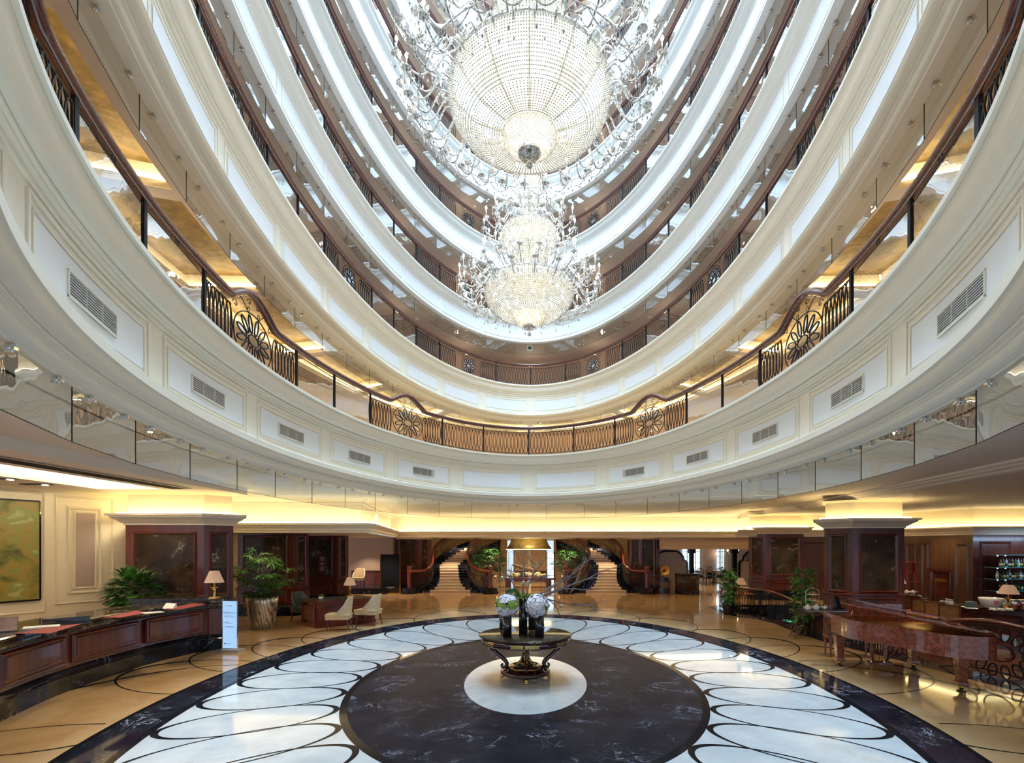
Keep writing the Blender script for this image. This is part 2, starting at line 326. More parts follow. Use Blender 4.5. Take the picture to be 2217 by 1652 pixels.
# ------------------------------------------------------------------ railings
def oval(c, ux, uz, w, h, ang=0, n=16):
    c = Vector(c); r = []
    for i in range(n):
        a = 2*pi*i/n; x = w*cos(a); y = h*sin(a); r.append(c+ux*(x*cos(ang)-y*sin(ang))+uz*(x*sin(ang)+y*cos(ang)))
    return r
def railing(e, z, bays, label, H=.98, hump=False):
    """bays: list of (t0, t1, kind) with kind L lattice, G glass, R rosette between two lattices"""
    top = empty('balcony_railing', (0, 0, 0)); tag(top, label, 'railing', 'balcony railings around the atrium')
    up = Vector((0, 0, 1)); t0, t1 = bays[0][0], bays[-1][1]
    def zt(t, humps):
        for (a, b) in humps:
            if min(a, b) < t < max(a, b):
                u = (t-a)/(b-a); return .34*sin(pi*u)**1.2
        return 0
    humps = []
    ii = MB(); lat_parts = []
    rails = MB()
    for (a, b, kd) in bays:
        L = e.arc(a, b, 30)
        subs = [(a, b, kd)]
        if kd == 'R':
            f = .27; c1, c2 = a+(b-a)*f, b-(b-a)*f; subs = [(a, c1, 'L'), (c1, c2, 'R'), (c2, b, 'L')]
            if hump: humps.append((c1-(b-a)*.02, c2+(b-a)*.02))
        for (p, q, kk) in subs:
            l = L*(q-p)/(b-a); zb, zc = z+.10, z+H-.16; m_ = .06/l if kk == 'L' and kd == 'L' else .04/l
            u0, u1 = p+(q-p)*m_, q-(q-p)*m_
            if kk == 'L':
                mb = MB(); nn = max(3, round(l/.15)); w = l/nn
                for k in range(nn+1 if nn > 3 else nn):
                    tc_ = u0+(u1-u0)*(k+.5)/(nn+.5); c = Vector(e.p(tc_, 0, (zb+zc)/2)); d = Vector(e.p(tc_+.01, 0, 0))-Vector(e.p(tc_-.01, 0, 0)); d.normalize()
                    mb.tube(oval(c, d, up, w*.78, (zc-zb)/2, 0, 14), .0115, 4, closed=True)
                ends = [e.p(u0, 0, zb), e.p((u0+u1)/2, 0, zb), e.p(u1, 0, zb), e.p(u1, 0, zc), e.p((u0+u1)/2, 0, zc), e.p(u0, 0, zc)]
                mb.tube(ends, .010, 4, closed=True)
                mb.build('lattice_panel', M['iron'], top)
            elif kk == 'R':
                tc_ = (u0+u1)/2; rr = min((H-.1)/2*.9, l/2*.96) if not hump else l/2*.92
                zc0 = z+.05+rr*(1.0) if not hump else z+.53
                c = Vector(e.p(tc_, 0, zc0)); d = Vector(e.p(tc_+.01, 0, 0))-Vector(e.p(tc_-.01, 0, 0)); d.normalize()
                ry = min(rr, .50)
                mb = MB(); mb.tube(oval(c, d, up, rr*.97, ry*.97, 0, 28), .012, 4, closed=True)
                gl = MB()
                def disc(cc, w, h, an):
                    pts = oval(cc, d, up, w, h, an, 14); mb.tube(pts, .0145, 4, closed=True); gl.add(pts, [tuple(range(14))])
                disc(c, rr*.27, ry*.20, 0)
                for k in range(12):
                    an = 2*pi*k/12+pi/12; ca = c+d*(rr*.60*cos(an))+up*(ry*.57*sin(an)); disc(ca, rr*.24, ry*.115, an)
                for sx in (-1, 1):
                    for sz in (-1, 1):
                        cc = c+d*(sx*rr*.88)+up*(sz*ry*.86)
                        mb.tube([cc+d*(sx*.09*(1-j/12)*cos(j*.6))+up*(sz*.09*(1-j/12)*sin(j*.6)) for j in range(13)], .007, 4)
                if hump:
                    for sx in (-1, 1):
                        mb.tube([c+d*(sx*(rr*.95-j*.07))+up*(ry+.02+.11*sin(j*.55)) for j in range(int(rr*.85/.07))], .008, 4)
                        cc = c+d*(sx*rr*.22)+up*(ry+.16); mb.tube([cc+d*(.07*(1-j/12)*cos(j*.6)*sx)+up*(.07*(1-j/12)*sin(j*.6)) for j in range(13)], .007, 4)
                        mb.tube(oval(c+d*(sx*.18)+up*(ry+.03), d, up, .035, .05, 0, 10), .006, 4, closed=True)
                ro = mb.build('rosette_panel', M['iron'], top); gl.build('rosette_glass', M['glass'], ro)
            else:
                n = 1
                mb = MB(); a_, b_ = Vector(e.p(u0, 0, zb-.03)), Vector(e.p(u1, 0, zb-.03)); hgt = Vector((0, 0, zc-zb+.05))
                mb.quad(a_, b_, b_+hgt, a_+hgt); go = mb.build('glass_panel', M['glass'], top)
                mb = MB(); mb.tube([a_, b_, b_+hgt, a_+hgt], .009, 4, closed=True)
                tm = (u0+u1)/2; c = Vector(e.p(tm, 0, z+H-.115)); d = (b_-a_).normalized(); mb.tube(oval((a_+b_)/2+hgt+up*.045, d, up, .04, .042, 0, 10), .006, 4, closed=True)
                mb.build('glass_frame', M['iron'], go)
        if kd == 'L':
            d = Vector(e.p((a+b)/2+.01))-Vector(e.p((a+b)/2-.01)); d.normalize()
            for zz in (z+.055, z+H-.115): rails.tube(oval(Vector(e.p((a+b)/2, 0, zz)), d, up, .045, .04, 0, 10), .006, 4, closed=True)
    for t in [bays[0][0]]+[b[1] for b in bays]:
        x, y, _ = e.p(t); mb = MB(); a = atan2(y-e.cy, x-e.cx)
        mb.tube([(x, y, z), (x, y, z+H-.02)], .034, 4)
        mb.build('post', M['iron'], top)
    N = 420
    ts = [t0+(t1-t0)*i/N for i in range(N+1)]
    pts = [e.p(t, 0, z+H+zt(t, humps)) for t in ts]
    hb = MB(); hb.tube(pts, .078, 6, flat=(1.15, .85)); hb.build('handrail', M['rail'], top)
    rails.tube([e.p(t, 0, z+.03) for t in ts[::2]], .018, 4); rails.build('base_rail', M['iron'], top)
    return top
def bays_from(tl, kinds):
    left = [(tl[i], tl[i+1], kinds[i]) for i in range(len(kinds))]
    right = [(pi-b, pi-a, k) for a, b, k in left][::-1]
    return right+left
E2R = Ell(E2.cx, E2.cy, E2.a+.33, E2.b+.33); E3R = Ell(E3.cx, E3.cy, E3.a+.31, E3.b+.31)
tl = [pi/2]+[E2R.t_far(x) for x in (1047, 958, 802, 724, 642, 442, 312, 162)]
tl.append(tl[-1]+(tl[6]-tl[5])*.95); tl.append(tl[-1]+(tl[7]-tl[6]))
R2 = railing(E2R, Z2, bays_from(tl, 'LLRGGRGGRG'), 'wrought iron balcony railing with humped handrail on the lowest gallery', 1.04, True)
tl = [pi/2]+[E3R.t_far(x) for x in (1074, 952, 901, 853, 805, 703, 645, 579)]
tl.append(tl[-1]+(tl[6]-tl[5])*.95); tl.append(tl[-1]+(tl[7]-tl[6])); tl.append(tl[-1]+(tl[7]-tl[6])); tl.append(tl[-1]+(tl[6]-tl[5]))
R3 = railing(E3R, ZC[0], bays_from(tl, 'LRLGGRGGRGGR'), 'wrought iron balcony railing on the second gallery up from the lobby', 1.03)
ords = ['third', 'fourth', 'fifth', 'sixth', 'seventh']
for k in range(5):
    c = copy_tree(R3); c.location.z = ZC[k+1]-ZC[0]; c['label'] = 'wrought iron balcony railing on the %s gallery up from the lobby' % ords[k]
# ------------------------------------------------------------------ hanging glass smoke curtains
def curtain(e, o, zt, zb, px_list, d, label, t_lo, t_hi):
    top = empty('glass_smoke_curtain'); tag(top, label, 'glass curtain', 'glass smoke curtains below the galleries')
    ts = e.even(t_lo, t_hi, d, o)
    for i in range(len(ts)-1):
        a, b = Vector(e.p(ts[i]+.0005, o, zb)), Vector(e.p(ts[i+1]-.0005, o, zb)); h = Vector((0, 0, zt-zb-.01)); nrm = Vector((a.y-b.y, b.x-a.x, 0)).normalized()*.006
        mb = MB(); mb.add([a, b, b+h, a+h, a+nrm, b+nrm, b+h+nrm, a+h+nrm], [(0, 1, 2, 3)]); mb.build('glass_panel', M['curtain'], top)
        fr = MB(); fr.tube([a, a+h], .006, 4); fr.tube([a, b], .004, 4); fr.build('panel_edge', M['iron'], top.children[-1])
        for q in (.22, .78):
            t = ts[i]+(ts[i+1]-ts[i])*q; x, y, _ = e.p(t, o-.03, 0); cb = MB()
            cb.cyl((x, y, 0), .022, zt-.07, zt-.005, 8); cb.box(x-.035, x+.035, y-.018, y+.018, zt-.06, zt-.035); cb.build('clamp', M['chrome'], top)
    return top
curtain(E2, .37, 3.88, 3.34, None, 1.45, 'frameless glass panels hanging below the lowest gallery', -.95, pi+.95)
curtain(E3, .50, ZK, ZK-.5, None, 1.5, 'frameless glass panels hanging below the second gallery', -.95, pi+.95)
c3 = curtain(E3, .38, ZC[1]-1.14, ZC[1]-1.68, None, 1.5, 'frameless glass panels hanging below the third gallery', -.8, pi+.8)
for k in range(2, 6):
    c = copy_tree(c3); c.location.z = ZC[k]-ZC[1]; c['label'] = 'frameless glass panels hanging below the %s gallery' % ords[k-1]
# vents on the 2F fascia
for i, (x0, x1, y, lr) in enumerate(((203, 0, 690, 'l'), (466, 0, 848, 'l'), (640, 0, 936, 'l'), (781, 0, 988, 'l'), (917, 0, 1019, 'l'), (1374, 0, 1021, 'r'), (1506, 0, 990, 'r'), (1647, 0, 943, 'r'), (1818, 0, 859, 'r'), (2030, 0, 697, 'r'))):
    t = E2.t_at(x0, y, 4.74, .28) if abs(x0-PX) > 400 else E2.t_far(x0, .28)
    u = (tr if lr == 'r' else [pi-q for q in tr])
    # centre on the nearest panel
    cs = [(u[k]+u[k+1])/2 for k in range(len(u)-1)]; t = min(cs, key=lambda q: abs(q-t))
    c = Vector(E2.p(t, .265, 4.74)); d = (Vector(E2.p(t+.01))-Vector(E2.p(t-.01))).normalized(); nn = Vector((d.y, -d.x, 0))
    if nn.dot(Vector((E2.cx, E2.cy, 0))-Vector((c.x, c.y, 0))) < 0: nn = -nn
    Mx = Matrix(((d.x, nn.x, 0, c.x), (d.y, nn.y, 0, c.y), (0, 0, 1, c.z), (0, 0, 0, 1)))
    v = empty('air_vent'); order = ['leftmost', 'second from left', 'third from left', 'fourth from left', 'fifth from left', 'fifth from right', 'fourth from right', 'third from right', 'second from right', 'rightmost'][i]
    tag(v, 'slatted air vent in the white balcony fascia, %s in the row' % order, 'vent', 'air vents in the lowest balcony fascia')
    W, Hh = .50, .125
    mb = MB(); mb.box(-W, W, 0, .02, -Hh, -Hh+.015, 0, Mx); mb.box(-W, W, 0, .02, Hh-.015, Hh, 0, Mx); mb.box(-W, -W+.015, 0, .02, -Hh, Hh, 0, Mx); mb.box(W-.015, W, 0, .02, -Hh, Hh, 0, Mx)
    for q in (-.33, .33): mb.box(q*W-.002, q*W+.002, 0, .018, -Hh, Hh, 0, Mx)
    mb.build('frame', M['paint'], v)
    mb = MB(); mb.box(-W, W, .001, .004, -Hh, Hh, 0, Mx); mb.build('backing', M['dark'], v)
    mb = MB()
    for q in range(8): mb.box(-W+.015, W-.015, .004, .014, -Hh+.022+q*.0275, -Hh+.036+q*.0275, 0, Mx)
    mb.build('slats', M['grille'], v)
#==STAGE2==
# ================================================================== ground floor shell
def offs(poly, d, closed):
    n = len(poly); out = []
    for i in range(n):
        p = Vector(poly[i][:2]); a = Vector(poly[(i-1) % n][:2]) if (closed or i > 0) else None; b = Vector(poly[(i+1) % n][:2]) if (closed or i < n-1) else None
        ns = []
        for u, v in ((a, p), (p, b)):
            if u is None or v is None: continue
            e = (v-u).normalized(); ns.append(Vector((e.y, -e.x)))
        if len(ns) == 2:
            m = (ns[0]+ns[1]).normalized(); k = m.dot(ns[0]); q = p+m*(d/max(.3, k))
        else: q = p+ns[0]*d
        out.append((q.x, q.y))
    return out
def sweep(mb, poly, prof, closed=False, m=0):
    rows = [[(x, y, z) for x, y in offs(poly, d, closed)] for d, z in prof]; n = len(poly)
    for j in range(len(rows)-1):
        for i in range(n if closed else n-1):
            k = (i+1) % n; mb.quad(rows[j][i], rows[j][k], rows[j+1][k], rows[j+1][i], m)
    return mb
def bez(pts, n=8):
    """Catmull-Rom through 3D points"""
    p = [Vector(q) for q in pts]; p = [2*p[0]-p[1]]+p+[2*p[-1]-p[-2]]; out = []
    for i in range(1, len(p)-2):
        for k in range(n):
            t = k/n; a, b, c, d = p[i-1:i+3]
            out.append(.5*((2*b)+(-a+c)*t+(2*a-5*b+4*c-d)*t*t+(-a+3*b-3*c+d)*t**3))
    out.append(p[-2]); return out
def plate(mb, A, B, m0, m1, z0, z1, off, m=0, bev=.0, m2=None):
    A, B = Vector(A[:2]), Vector(B[:2]); d = (B-A); L = d.length; d /= L; n = Vector((d.y, -d.x))
    a, b = A+d*m0+n*off, B-d*m1+n*off
    mb.quad((a.x, a.y, z0), (b.x, b.y, z0), (b.x, b.y, z1), (a.x, a.y, z1), m)
def frame(mb, A, B, m0, m1, z0, z1, off, r, m=0):
    A, B = Vector(A[:2]), Vector(B[:2]); d = (B-A).normalized(); n = Vector((d.y, -d.x)); a, b = A+d*m0+n*off, B-d*m1+n*off
    # moulding: four mitred strips, triangular section
    for (w0, h0, w1, h1) in ((0, 0, r*.5, r*.9), (r*.5, r*.9, r, r*.8), (r, r*.8, r*1.6, 0)):
        def rc(w, h): 
            aa, bb = a+d*w+n*h, b-d*w+n*h; return [(aa.x, aa.y, z0+w), (bb.x, bb.y, z0+w), (bb.x, bb.y, z1-w), (aa.x, aa.y, z1-w)]
        p, q = rc(w0, h0), rc(w1, h1)
        for i in range(4): mb.quad(p[i], p[(i+1) % 4], q[(i+1) % 4], q[i], m)
def raised(mb, A, B, m0, m1, z0, z1, off, r, mf=0, mp=1):
    frame(mb, A, B, m0, m1, z0, z1, off, r, mf); plate(mb, A, B, m0+r*1.5, m1+r*1.5, z0+r*1.5, z1-r*1.5, off+.004, mp)
DG = None
def text(name, s, size, Mx, m, parent=None, align='CENTER', ext=.001, shear=0):
    c = bpy.data.curves.new(name, 'FONT'); c.body = s; c.size = size; c.align_x = align; c.align_y = 'CENTER'; c.extrude = ext; c.resolution_u = 2; c.shear = shear
    o = bpy.data.objects.new(name, c); COL.objects.link(o); bpy.context.view_layer.update()
    me = bpy.data.meshes.new_from_object(o.evaluated_get(bpy.context.evaluated_depsgraph_get())); bpy.data.objects.remove(o)
    me.transform(Mx); me.materials.clear(); me.materials.append(m)
    q = bpy.data.objects.new(name, me); COL.objects.link(q)
    if parent: q.parent = parent
    return q
def facing(p, ang=0):   # matrix: text plane upright, facing -Y, turned by ang about Z
    return Matrix.Translation(p) @ Matrix.Rotation(ang, 4, 'Z') @ Matrix.Rotation(pi/2, 4, 'X')
# ---- floor
curb = [(7.88, -4), (7.9, 4), (7.88, 8.1), (7.71, 9.06), (7.58, 10.34), (7.19, 12.26), (7.2, 13.8), (7.38, 15.3), (7.27, 16.2), (6.85, 16.8), (6.67, 17.5), (6.86, 19.2), (7.3, 19.9), (8.2, 20.2)]
cin = [(x, y, 0) for x, y in [(q.x, q.y) for q in bez([(x, y, 0) for x, y in curb], 4)]]
def at_y(poly, y):
    for i in range(len(poly)-1):
        if poly[i][1] <= y <= poly[i+1][1]:
            u = (y-poly[i][1])/(poly[i+1][1]-poly[i][1]+1e-9); return poly[i][0]+(poly[i+1][0]-poly[i][0])*u
    return poly[-1][0]
mb = MB(); ys = [-5, 0, 4, 8, 10, 12, 13, 14, 15, 16, 16.5, 17, 17.5, 18, 19, 19.6, 20.2]
for a, b in zip(ys[:-1], ys[1:]): mb.quad((-17, a, 0), (at_y(curb, a)+.3, a, 0), (at_y(curb, b)+.3, b, 0), (-17, b, 0))
mb.quad((-17, 20.2, 0), (24, 20.2, 0), (24, 45, 0), (-17, 45, 0)); FL = struct(mb, 'floor', M['beige'])
mb = MB(); mb.quad((7.3, -5, -.6), (24, -5, -.6), (24, 20.3, -.6), (7.3, 20.3, -.6)); struct(mb, 'floor', wood('bar_floor_wood', (.10, .035, .015), (.17, .06, .03), .2))
mb = MB()
for i in range(len(curb)-1):
    (x0, y0), (x1, y1) = curb[i], curb[i+1]; w = .62
    if y1 > 20: break
    mb.quad((x0, y0, .006), (x0+w, y0, .006), (x1+w, y1, .006), (x1, y1, .006)); mb.quad((x0+w, y0, -.6), (x1+w, y1, -.6), (x1+w, y1, .006), (x0+w, y0, .006))
mb.add([(7.6+.75*cos(2*pi*i/20), 19.3+.55*sin(2*pi*i/20), .005) for i in range(20)], [tuple(range(20))]); mb.quad((7.3, 20.2, -.6), (24, 20.2, -.6), (24, 20.2, .0), (7.3, 20.2, .0))
struct(mb, 'trim_9', M['nero'])
def disc(mb, cx, cy, a, b, z, n=120, m=0, a0=0, b0=0):
    for i in range(n):
        t, u = 2*pi*i/n, 2*pi*(i+1)/n
        mb.quad((cx+a0*cos(t), cy+b0*sin(t), z), (cx+a*cos(t), cy+a*0+b*sin(t), z), (cx+a*cos(u), cy+b*sin(u), z), (cx+a0*cos(u), cy+b0*sin(u), z), m)
mb = MB(); disc(mb, -.09, 8.9, 4.97, 7.8, .0015, a0=2.8, b0=3.9); mb.build('white_marble_ring', M['white'], FL)
mb = MB(); disc(mb, -.1, 8.9, 5.50, 8.5, .002, a0=4.95, b0=7.78); mb.build('black_marble_band', M['nero'], FL)
mb = MB(); disc(mb, -.1, 8.9, 5.56, 8.57, .0028, a0=5.49, b0=8.49); disc(mb, -.09, 8.9, 5.0, 7.84, .0028, a0=4.90, b0=7.71); disc(mb, -.065, 8.9, 2.90, 4.03, .0028, a0=2.80, b0=3.90); mb.build('border_inlay', M['inlay'], FL)
mb = MB(); disc(mb, -.065, 8.9, 2.82, 3.92, .002, a0=1.02, b0=1.8); mb.build('black_marble_disc', M['nerod'], FL)
mb = MB(); disc(mb, -.065, 8.9, 1.05, 1.855, .0022); mb.build('white_marble_disc', M['white'], FL)
def loop(mb, A, B, hw, z, wmin, wmax, n=64, clip=None):
    A, B = Vector(A), Vector(B); c = (A+B)/2; d = (B-A)/2; L = d.length; d /= L; nn = Vector((-d.y, d.x)); prev = None
    for i in range(n+1):
        t = 2*pi*i/n; w = wmin+(wmax-wmin)*abs(cos(t))**3
        o = c+d*(L*cos(t))+nn*(hw*sin(t)); q = c+d*((L-w)*cos(t))+nn*((hw-w*.8)*sin(t))
        cur = ((o.x, o.y, z), (q.x, q.y, z))
        if prev and (clip is None or (clip(o) and clip(Vector(prev[0][:2])))): mb.quad(prev[0], cur[0], cur[1], prev[1])
        prev = cur
inn = [83, 66, 51, 37.5, 25.5, 13.5, 1.5, -11, -23, -35, -48, -62, -77]
out_ = [71, 54, 40.5, 28.5, 17.5, 7.7, -1.5, -10.5, -19.7, -29, -39, -52, -69]
mb = MB()
for sg in (1, -1):
    tips = [((-.065+sg*2.90*cos(R(a)), 8.9+4.02*sin(R(a))), (-.09+sg*4.90*cos(R(b)), 8.9+7.72*sin(R(b)))) for a, b in zip(inn, out_)]
    for i, (A, B) in enumerate(tips):
        j = i+1 if i < len(tips)-1 else i-1
        mA = (Vector(A)+Vector(B))/2; mB = (Vector(tips[j][0])+Vector(tips[j][1]))/2; d = (Vector(B)-Vector(A)).normalized(); nn = Vector((-d.y, d.x))
        loop(mb, A, B, abs((mB-mA).dot(nn))*.52, .0032+.0001*(i % 2), .035, .085)
mb.build('petal_inlay', M['inlay'], FL)
mb = MB()
inside = lambda p: ((p.x+.1)/5.53)**2+((p.y-8.9)/8.53)**2 > 1 and p.x < at_y(curb, p.y)
tipR = [G(x, y)[:2] for x, y in ((1298, 1322), (1425, 1338), (1560, 1363), (1671, 1382), (1797, 1402), (1953, 1442), (2147, 1499))]+[(7.45, 4.6), (7.3, 2.2), (6.9, -.2)]
for sg in (1, -1):
    tps = [(x if sg > 0 else -.15-x, y) for x, y in tipR]
    for i, T in enumerate(tps):
        c = Vector((-.1, 8.9)); T = Vector(T); rel = T-c; q = Vector((rel.x/5.5, rel.y/8.5)); k = .78/q.length
        ang = atan2(q.y, q.x)+sg*(-.14 if i < 9 else 0); A = c+Vector((5.5*cos(ang)*.80, 8.5*sin(ang)*.80))
        d = (T-A).normalized(); nn = Vector((-d.y, d.x)); j = i+1 if i < len(tps)-1 else i-1
        loop(mb, A, T, abs((Vector(tps[j])-T).dot(nn))*.60+.12, .0025+.0001*(i % 2), .028, .10, 72, inside)
mb.build('arc_inlay', M['inlay'], FL)
# ---- ceilings
ZL = 3.70; ZH = 3.88
bound = [(-7.0, -5), (-7.2, 2), (-7.36, 7.06), (-7.5, 10.5), (-7.55, 13.6), (-7.55, 25.2), (10.4, 25.2), (9.9, 19), (9.4, 15), (8.9, 11), (8.45, 8), (8.3, 4), (8.2, -5)]
def ray_poly(c, ang, poly):
    best = None; d = (cos(ang), sin(ang))
    for i in range(len(poly)):
        (x1, y1), (x2, y2) = poly[i], poly[(i+1) % len(poly)]; ex, ey = x2-x1, y2-y1; den = d[0]*ey-d[1]*ex
        if abs(den) < 1e-9: continue
        t = ((x1-c[0])*ey-(y1-c[1])*ex)/den; u = ((x1-c[0])*d[1]-(y1-c[1])*d[0])/den
        if t > 0 and -1e-6 <= u <= 1+1e-6 and (best is None or t < best): best = t
    return (c[0]+d[0]*best, c[1]+d[1]*best)
mb = MB(); N = 360; angs = sorted([2*pi*i/N for i in range(N)]+[atan2(y-E2.cy, x-E2.cx) % (2*pi) for x, y in bound])
pin = []; pout = []
for a in angs:
    t = atan2(sin(a)*(E2.a+.7), cos(a)*(E2.b+.7)); pin.append(E2.p(t, .7, ZH)); q = ray_poly((E2.cx, E2.cy), a, bound); pout.append((q[0], q[1], ZH))
for i in range(len(angs)): j = (i+1) % len(angs); mb.quad(pin[i], pin[j], pout[j], pout[i])
mb.quad((-17, 13.6, ZH), (-7.55, 13.6, ZH), (-7.55, 25.2, ZH), (-17, 25.2, ZH))
CE = struct(mb, 'ceiling', M['ceil'])
mb = MB(); lb = bound[:5]
for i in range(4): (x0, y0), (x1, y1) = lb[i], lb[i+1]; mb.quad((x0, y0, ZL), (x1, y1, ZL), (x1, y1, ZH), (x0, y0, ZH)); mb.quad((x0, y0, ZL), (-8.8, y0, ZL), (-8.8, y1, ZL), (x1, y1, ZL))
mb.quad((-7.55, 13.6, ZL), (-17, 13.6, ZL), (-17, 13.6, ZH), (-7.55, 13.6, ZH))
mb.quad((-8.8, 12.2, ZL), (-10.3, 12.2, ZL), (-10.3, 13.6, ZL), (-8.8, 13.6, ZL)); mb.quad((-8.8, -5, ZL), (-10.3, -5, ZL), (-10.3, 1, ZL), (-8.8, 1, ZL)); mb.quad((-10.3, -5, ZL), (-17, -5, ZL), (-17, 13.6, ZL), (-10.3, 13.6, ZL))
rec = [(-8.8, 1), (-8.8, 12.2), (-10.3, 12.2), (-10.3, 1)]
sweep(mb, rec, [(0, ZL), (0, ZL+.05), (.04, ZL+.06), (.04, ZL+.10), (.10, ZL+.10), (.16, ZL+.10), (.16, ZL+.30)], True)
mb.quad((-8.6, .8, ZL+.30), (-8.6, 12.4, ZL+.30), (-10.5, 12.4, ZL+.30), (-10.5, .8, ZL+.30))
CL = struct(mb, 'ceiling', M['ceil'])
mb = MB(); mb.tube([(-8.72, 1.2, ZL+.13), (-8.72, 12.25, ZL+.13), (-10.38, 12.25, ZL+.13), (-10.38, 1.2, ZL+.13)], .03, 4, closed=True); mb.build('cove_light', glow('led_reception', (1, .88, .66), 55), CL)
mb = MB(); rb = bound[7:13]
rp = [(0, ZH), (0, ZH-.05), (.06, ZH-.06), (.10, ZH-.10), (.18, ZH-.12), (.22, ZH-.16), (.30, ZL)]
for i in range(5):
    (x0, y0), (x1, y1) = rb[i], rb[i+1]
    for (a, za), (b, zb) in zip(rp[:-1], rp[1:]): mb.quad((x0+a, y0, za), (x1+a, y1, za), (x1+b, y1, zb), (x0+b, y0, zb))
    mb.quad((x0+.3, y0, ZL), (x1+.3, y1, ZL), (24, y1, ZL), (24, y0, ZL))
mb.quad((9.9, 19, ZL), (24, 19, ZL), (24, 26, ZL), (10.4, 26, ZL)); mb.quad((9.9, 19, ZL), (10.4, 25.2, ZL), (10.4, 25.2, ZH), (9.9, 19, ZH)); mb.quad((9.85, 19, ZL), (10.25, 19, ZL), (10.25, 19, ZH+.05), (9.85, 19, ZH+.05)); CR = struct(mb, 'ceiling', M['ceil'])
# ---- walls and hall cornice
cor = [(-.03, 2.76), (.02, 2.76), (.02, 2.82), (.05, 2.84), (.05, 2.90), (.10, 2.93), (.16, 3.00), (.20, 3.01), (.20, 3.06), (.04, 3.06)]
cline = [(-17, 16.3), (-5.13, 16.3), (-6.5, 25), (11.5, 25)]
mb = MB(); sweep(mb, cline, cor); sweep(mb, cline, [(-.30, 3.0), (-.30, 3.70), (-.25, 3.72), (-.25, 3.78), (-.12, 3.84), (0, ZH)])
TH = struct(mb, 'trim_10', M['plaster'])
mb = MB(); o = offs(cline, .06, False); mb.tube([(x, y, 3.09) for x, y in o], .022, 4); mb.build('cove_light', glow('led_hall', (1, .83, .46), 40), TH)
mb = MB(); mb.quad((-17, 16.25, 2.76), (-5.2, 16.25, 2.76), (-6.6, 25, 2.76), (-17, 25, 2.76)); mb.quad((-17, 25, 2.76), (24, 25, 2.76), (24, 40, 2.76), (-17, 40, 2.76)); struct(mb, 'ceiling', M['ceil'])
mb = MB(); W0, W1 = (-12.2, 10.5), (-10.6, 13.75)
L0 = (W0[0]-1.2*1.6*.9, W0[1]-3.9)
LW = [(-13.9, 7.05), W1]
sweep(mb, LW, [(0, 0), (0, ZL)]); WL = struct(mb, 'wall_left', M['cream'])
def wallpt(px, A=LW[0], B=LW[1]):
    m = (px-PX)/F; dx, dy = B[0]-A[0], B[1]-A[1]; u = (m*A[1]-A[0])/(dx-m*dy); return (A[0]+dx*u, A[1]+dy*u)
def wz(py, Y): return CH+(HY-py)*Y/F
pa, pb = wallpt(145), wallpt(221); z1, z0 = wz(1096, pa[1]), wz(1287, pa[1])
mb = MB(); frame(mb, pa, pb, 0, 0, z0, z1, .01, .045); frame(mb, pa, pb, .12, .12, z0+.12, z1-.12, .01, .03)
q0, q1 = wallpt(118), wallpt(246); frame(mb, q0, q1, 0, 0, wz(1310, q0[1]), wz(1072, q0[1]), .005, .03)
q0, q1 = wallpt(-120), wallpt(98); frame(mb, q0, q1, 0, 0, wz(1325, q1[1]), wz(1066, q1[1]), .005, .03)
mb.build('wall_moulding', M['cream'], WL)
mb = MB(); plate(mb, pa, pb, .16, .16, z0+.16, z1-.16, .016); mb.build('fabric_inset', mat('taupe_fabric', (.40, .31, .25), .8, var=.06, vscale=60), WL)
mb = MB(); sweep(mb, LW, [(.04, 0), (.04, .40), (.07, .42), (.07, .47), (.0, .5)]); 
for k in range(4):
    a = Vector(LW[0])+(Vector(LW[1])-Vector(LW[0]))*(k/4+.02); b = Vector(LW[0])+(Vector(LW[1])-Vector(LW[0]))*((k+1)/4-.02); frame(mb, a, b, 0, 0, .08, .36, .045, .02)
struct(mb, 'baseboard_left', M['wood'])
# other walls
def flat(name, pts, z0, z1, m, parent=None): mb = MB(); sweep(mb, pts, [(0, z0), (0, z1)]); return struct(mb, name, m, parent)
flat('wall_left_far', [(-11.5, 13.9), (-11.5, 17.5), (-9.9, 17.5)], 0, ZH, M['cream'])
WB = flat('wall_back', [(-17, 27.5), (-7.4, 27.5), (-7.4, 33.5), (-1.45, 33.5)], 0, 2.76, M['pinkwall'])
flat('wall_back_centre', [(-1.05, 33.5), (1.15, 33.5)], 0, 2.76, M['pinkwall']); flat('wall_back_right', [(1.6, 33.5), (6.4, 33.5), (6.4, 27.5)], 0, 2.76, M['pinkwall'])
mb = MB()
for a, b in (((-1.0, 33.5), (.0, 33.5)), ((.1, 33.5), (1.1, 33.5))): frame(mb, a, b, .05, .05, 1.0, 2.0, .01, .05)
sweep(mb, [(-1.05, 33.48), (1.15, 33.48)], [(.02, .0), (.02, .55), (.06, .6), (.06, .66), (0, .7)], m=1); mb.box(-.06, .1, 33.3, 33.5, 0, 2.3)
struct(mb, 'trim_11', [M['cream'], M['wood']])
for k, (x0, x1) in enumerate(((-1.9, -1.38), (1.2, 1.65))):
    mb = MB(); mb.box(x0, x1, 33.6, 33.7, 0, 1.9); o = struct(mb, 'window_%d' % (k+2), M['day'])
    mb = MB()
    for q in range(1, 5): mb.box(x0, x1, 33.5, 33.54, q*.38-.015, q*.38+.015)
    mb.box(x0-.04, x0, 33.45, 33.6, 0, 1.95); mb.box(x1, x1+.04, 33.45, 33.6, 0, 1.95); mb.build('window_frame', M['black'], o)
flat('wall_stair_left', [(-6.9, 25.6), (-6.9, 27.4), (-6.2, 31), (-4, 33.4)], 0, 2.76, M['cream']); flat('wall_stair_right', [(4.1, 33.4), (6.2, 31), (6.3, 27.4), (6.3, 25.6)], 0, 2.76, M['cream'])
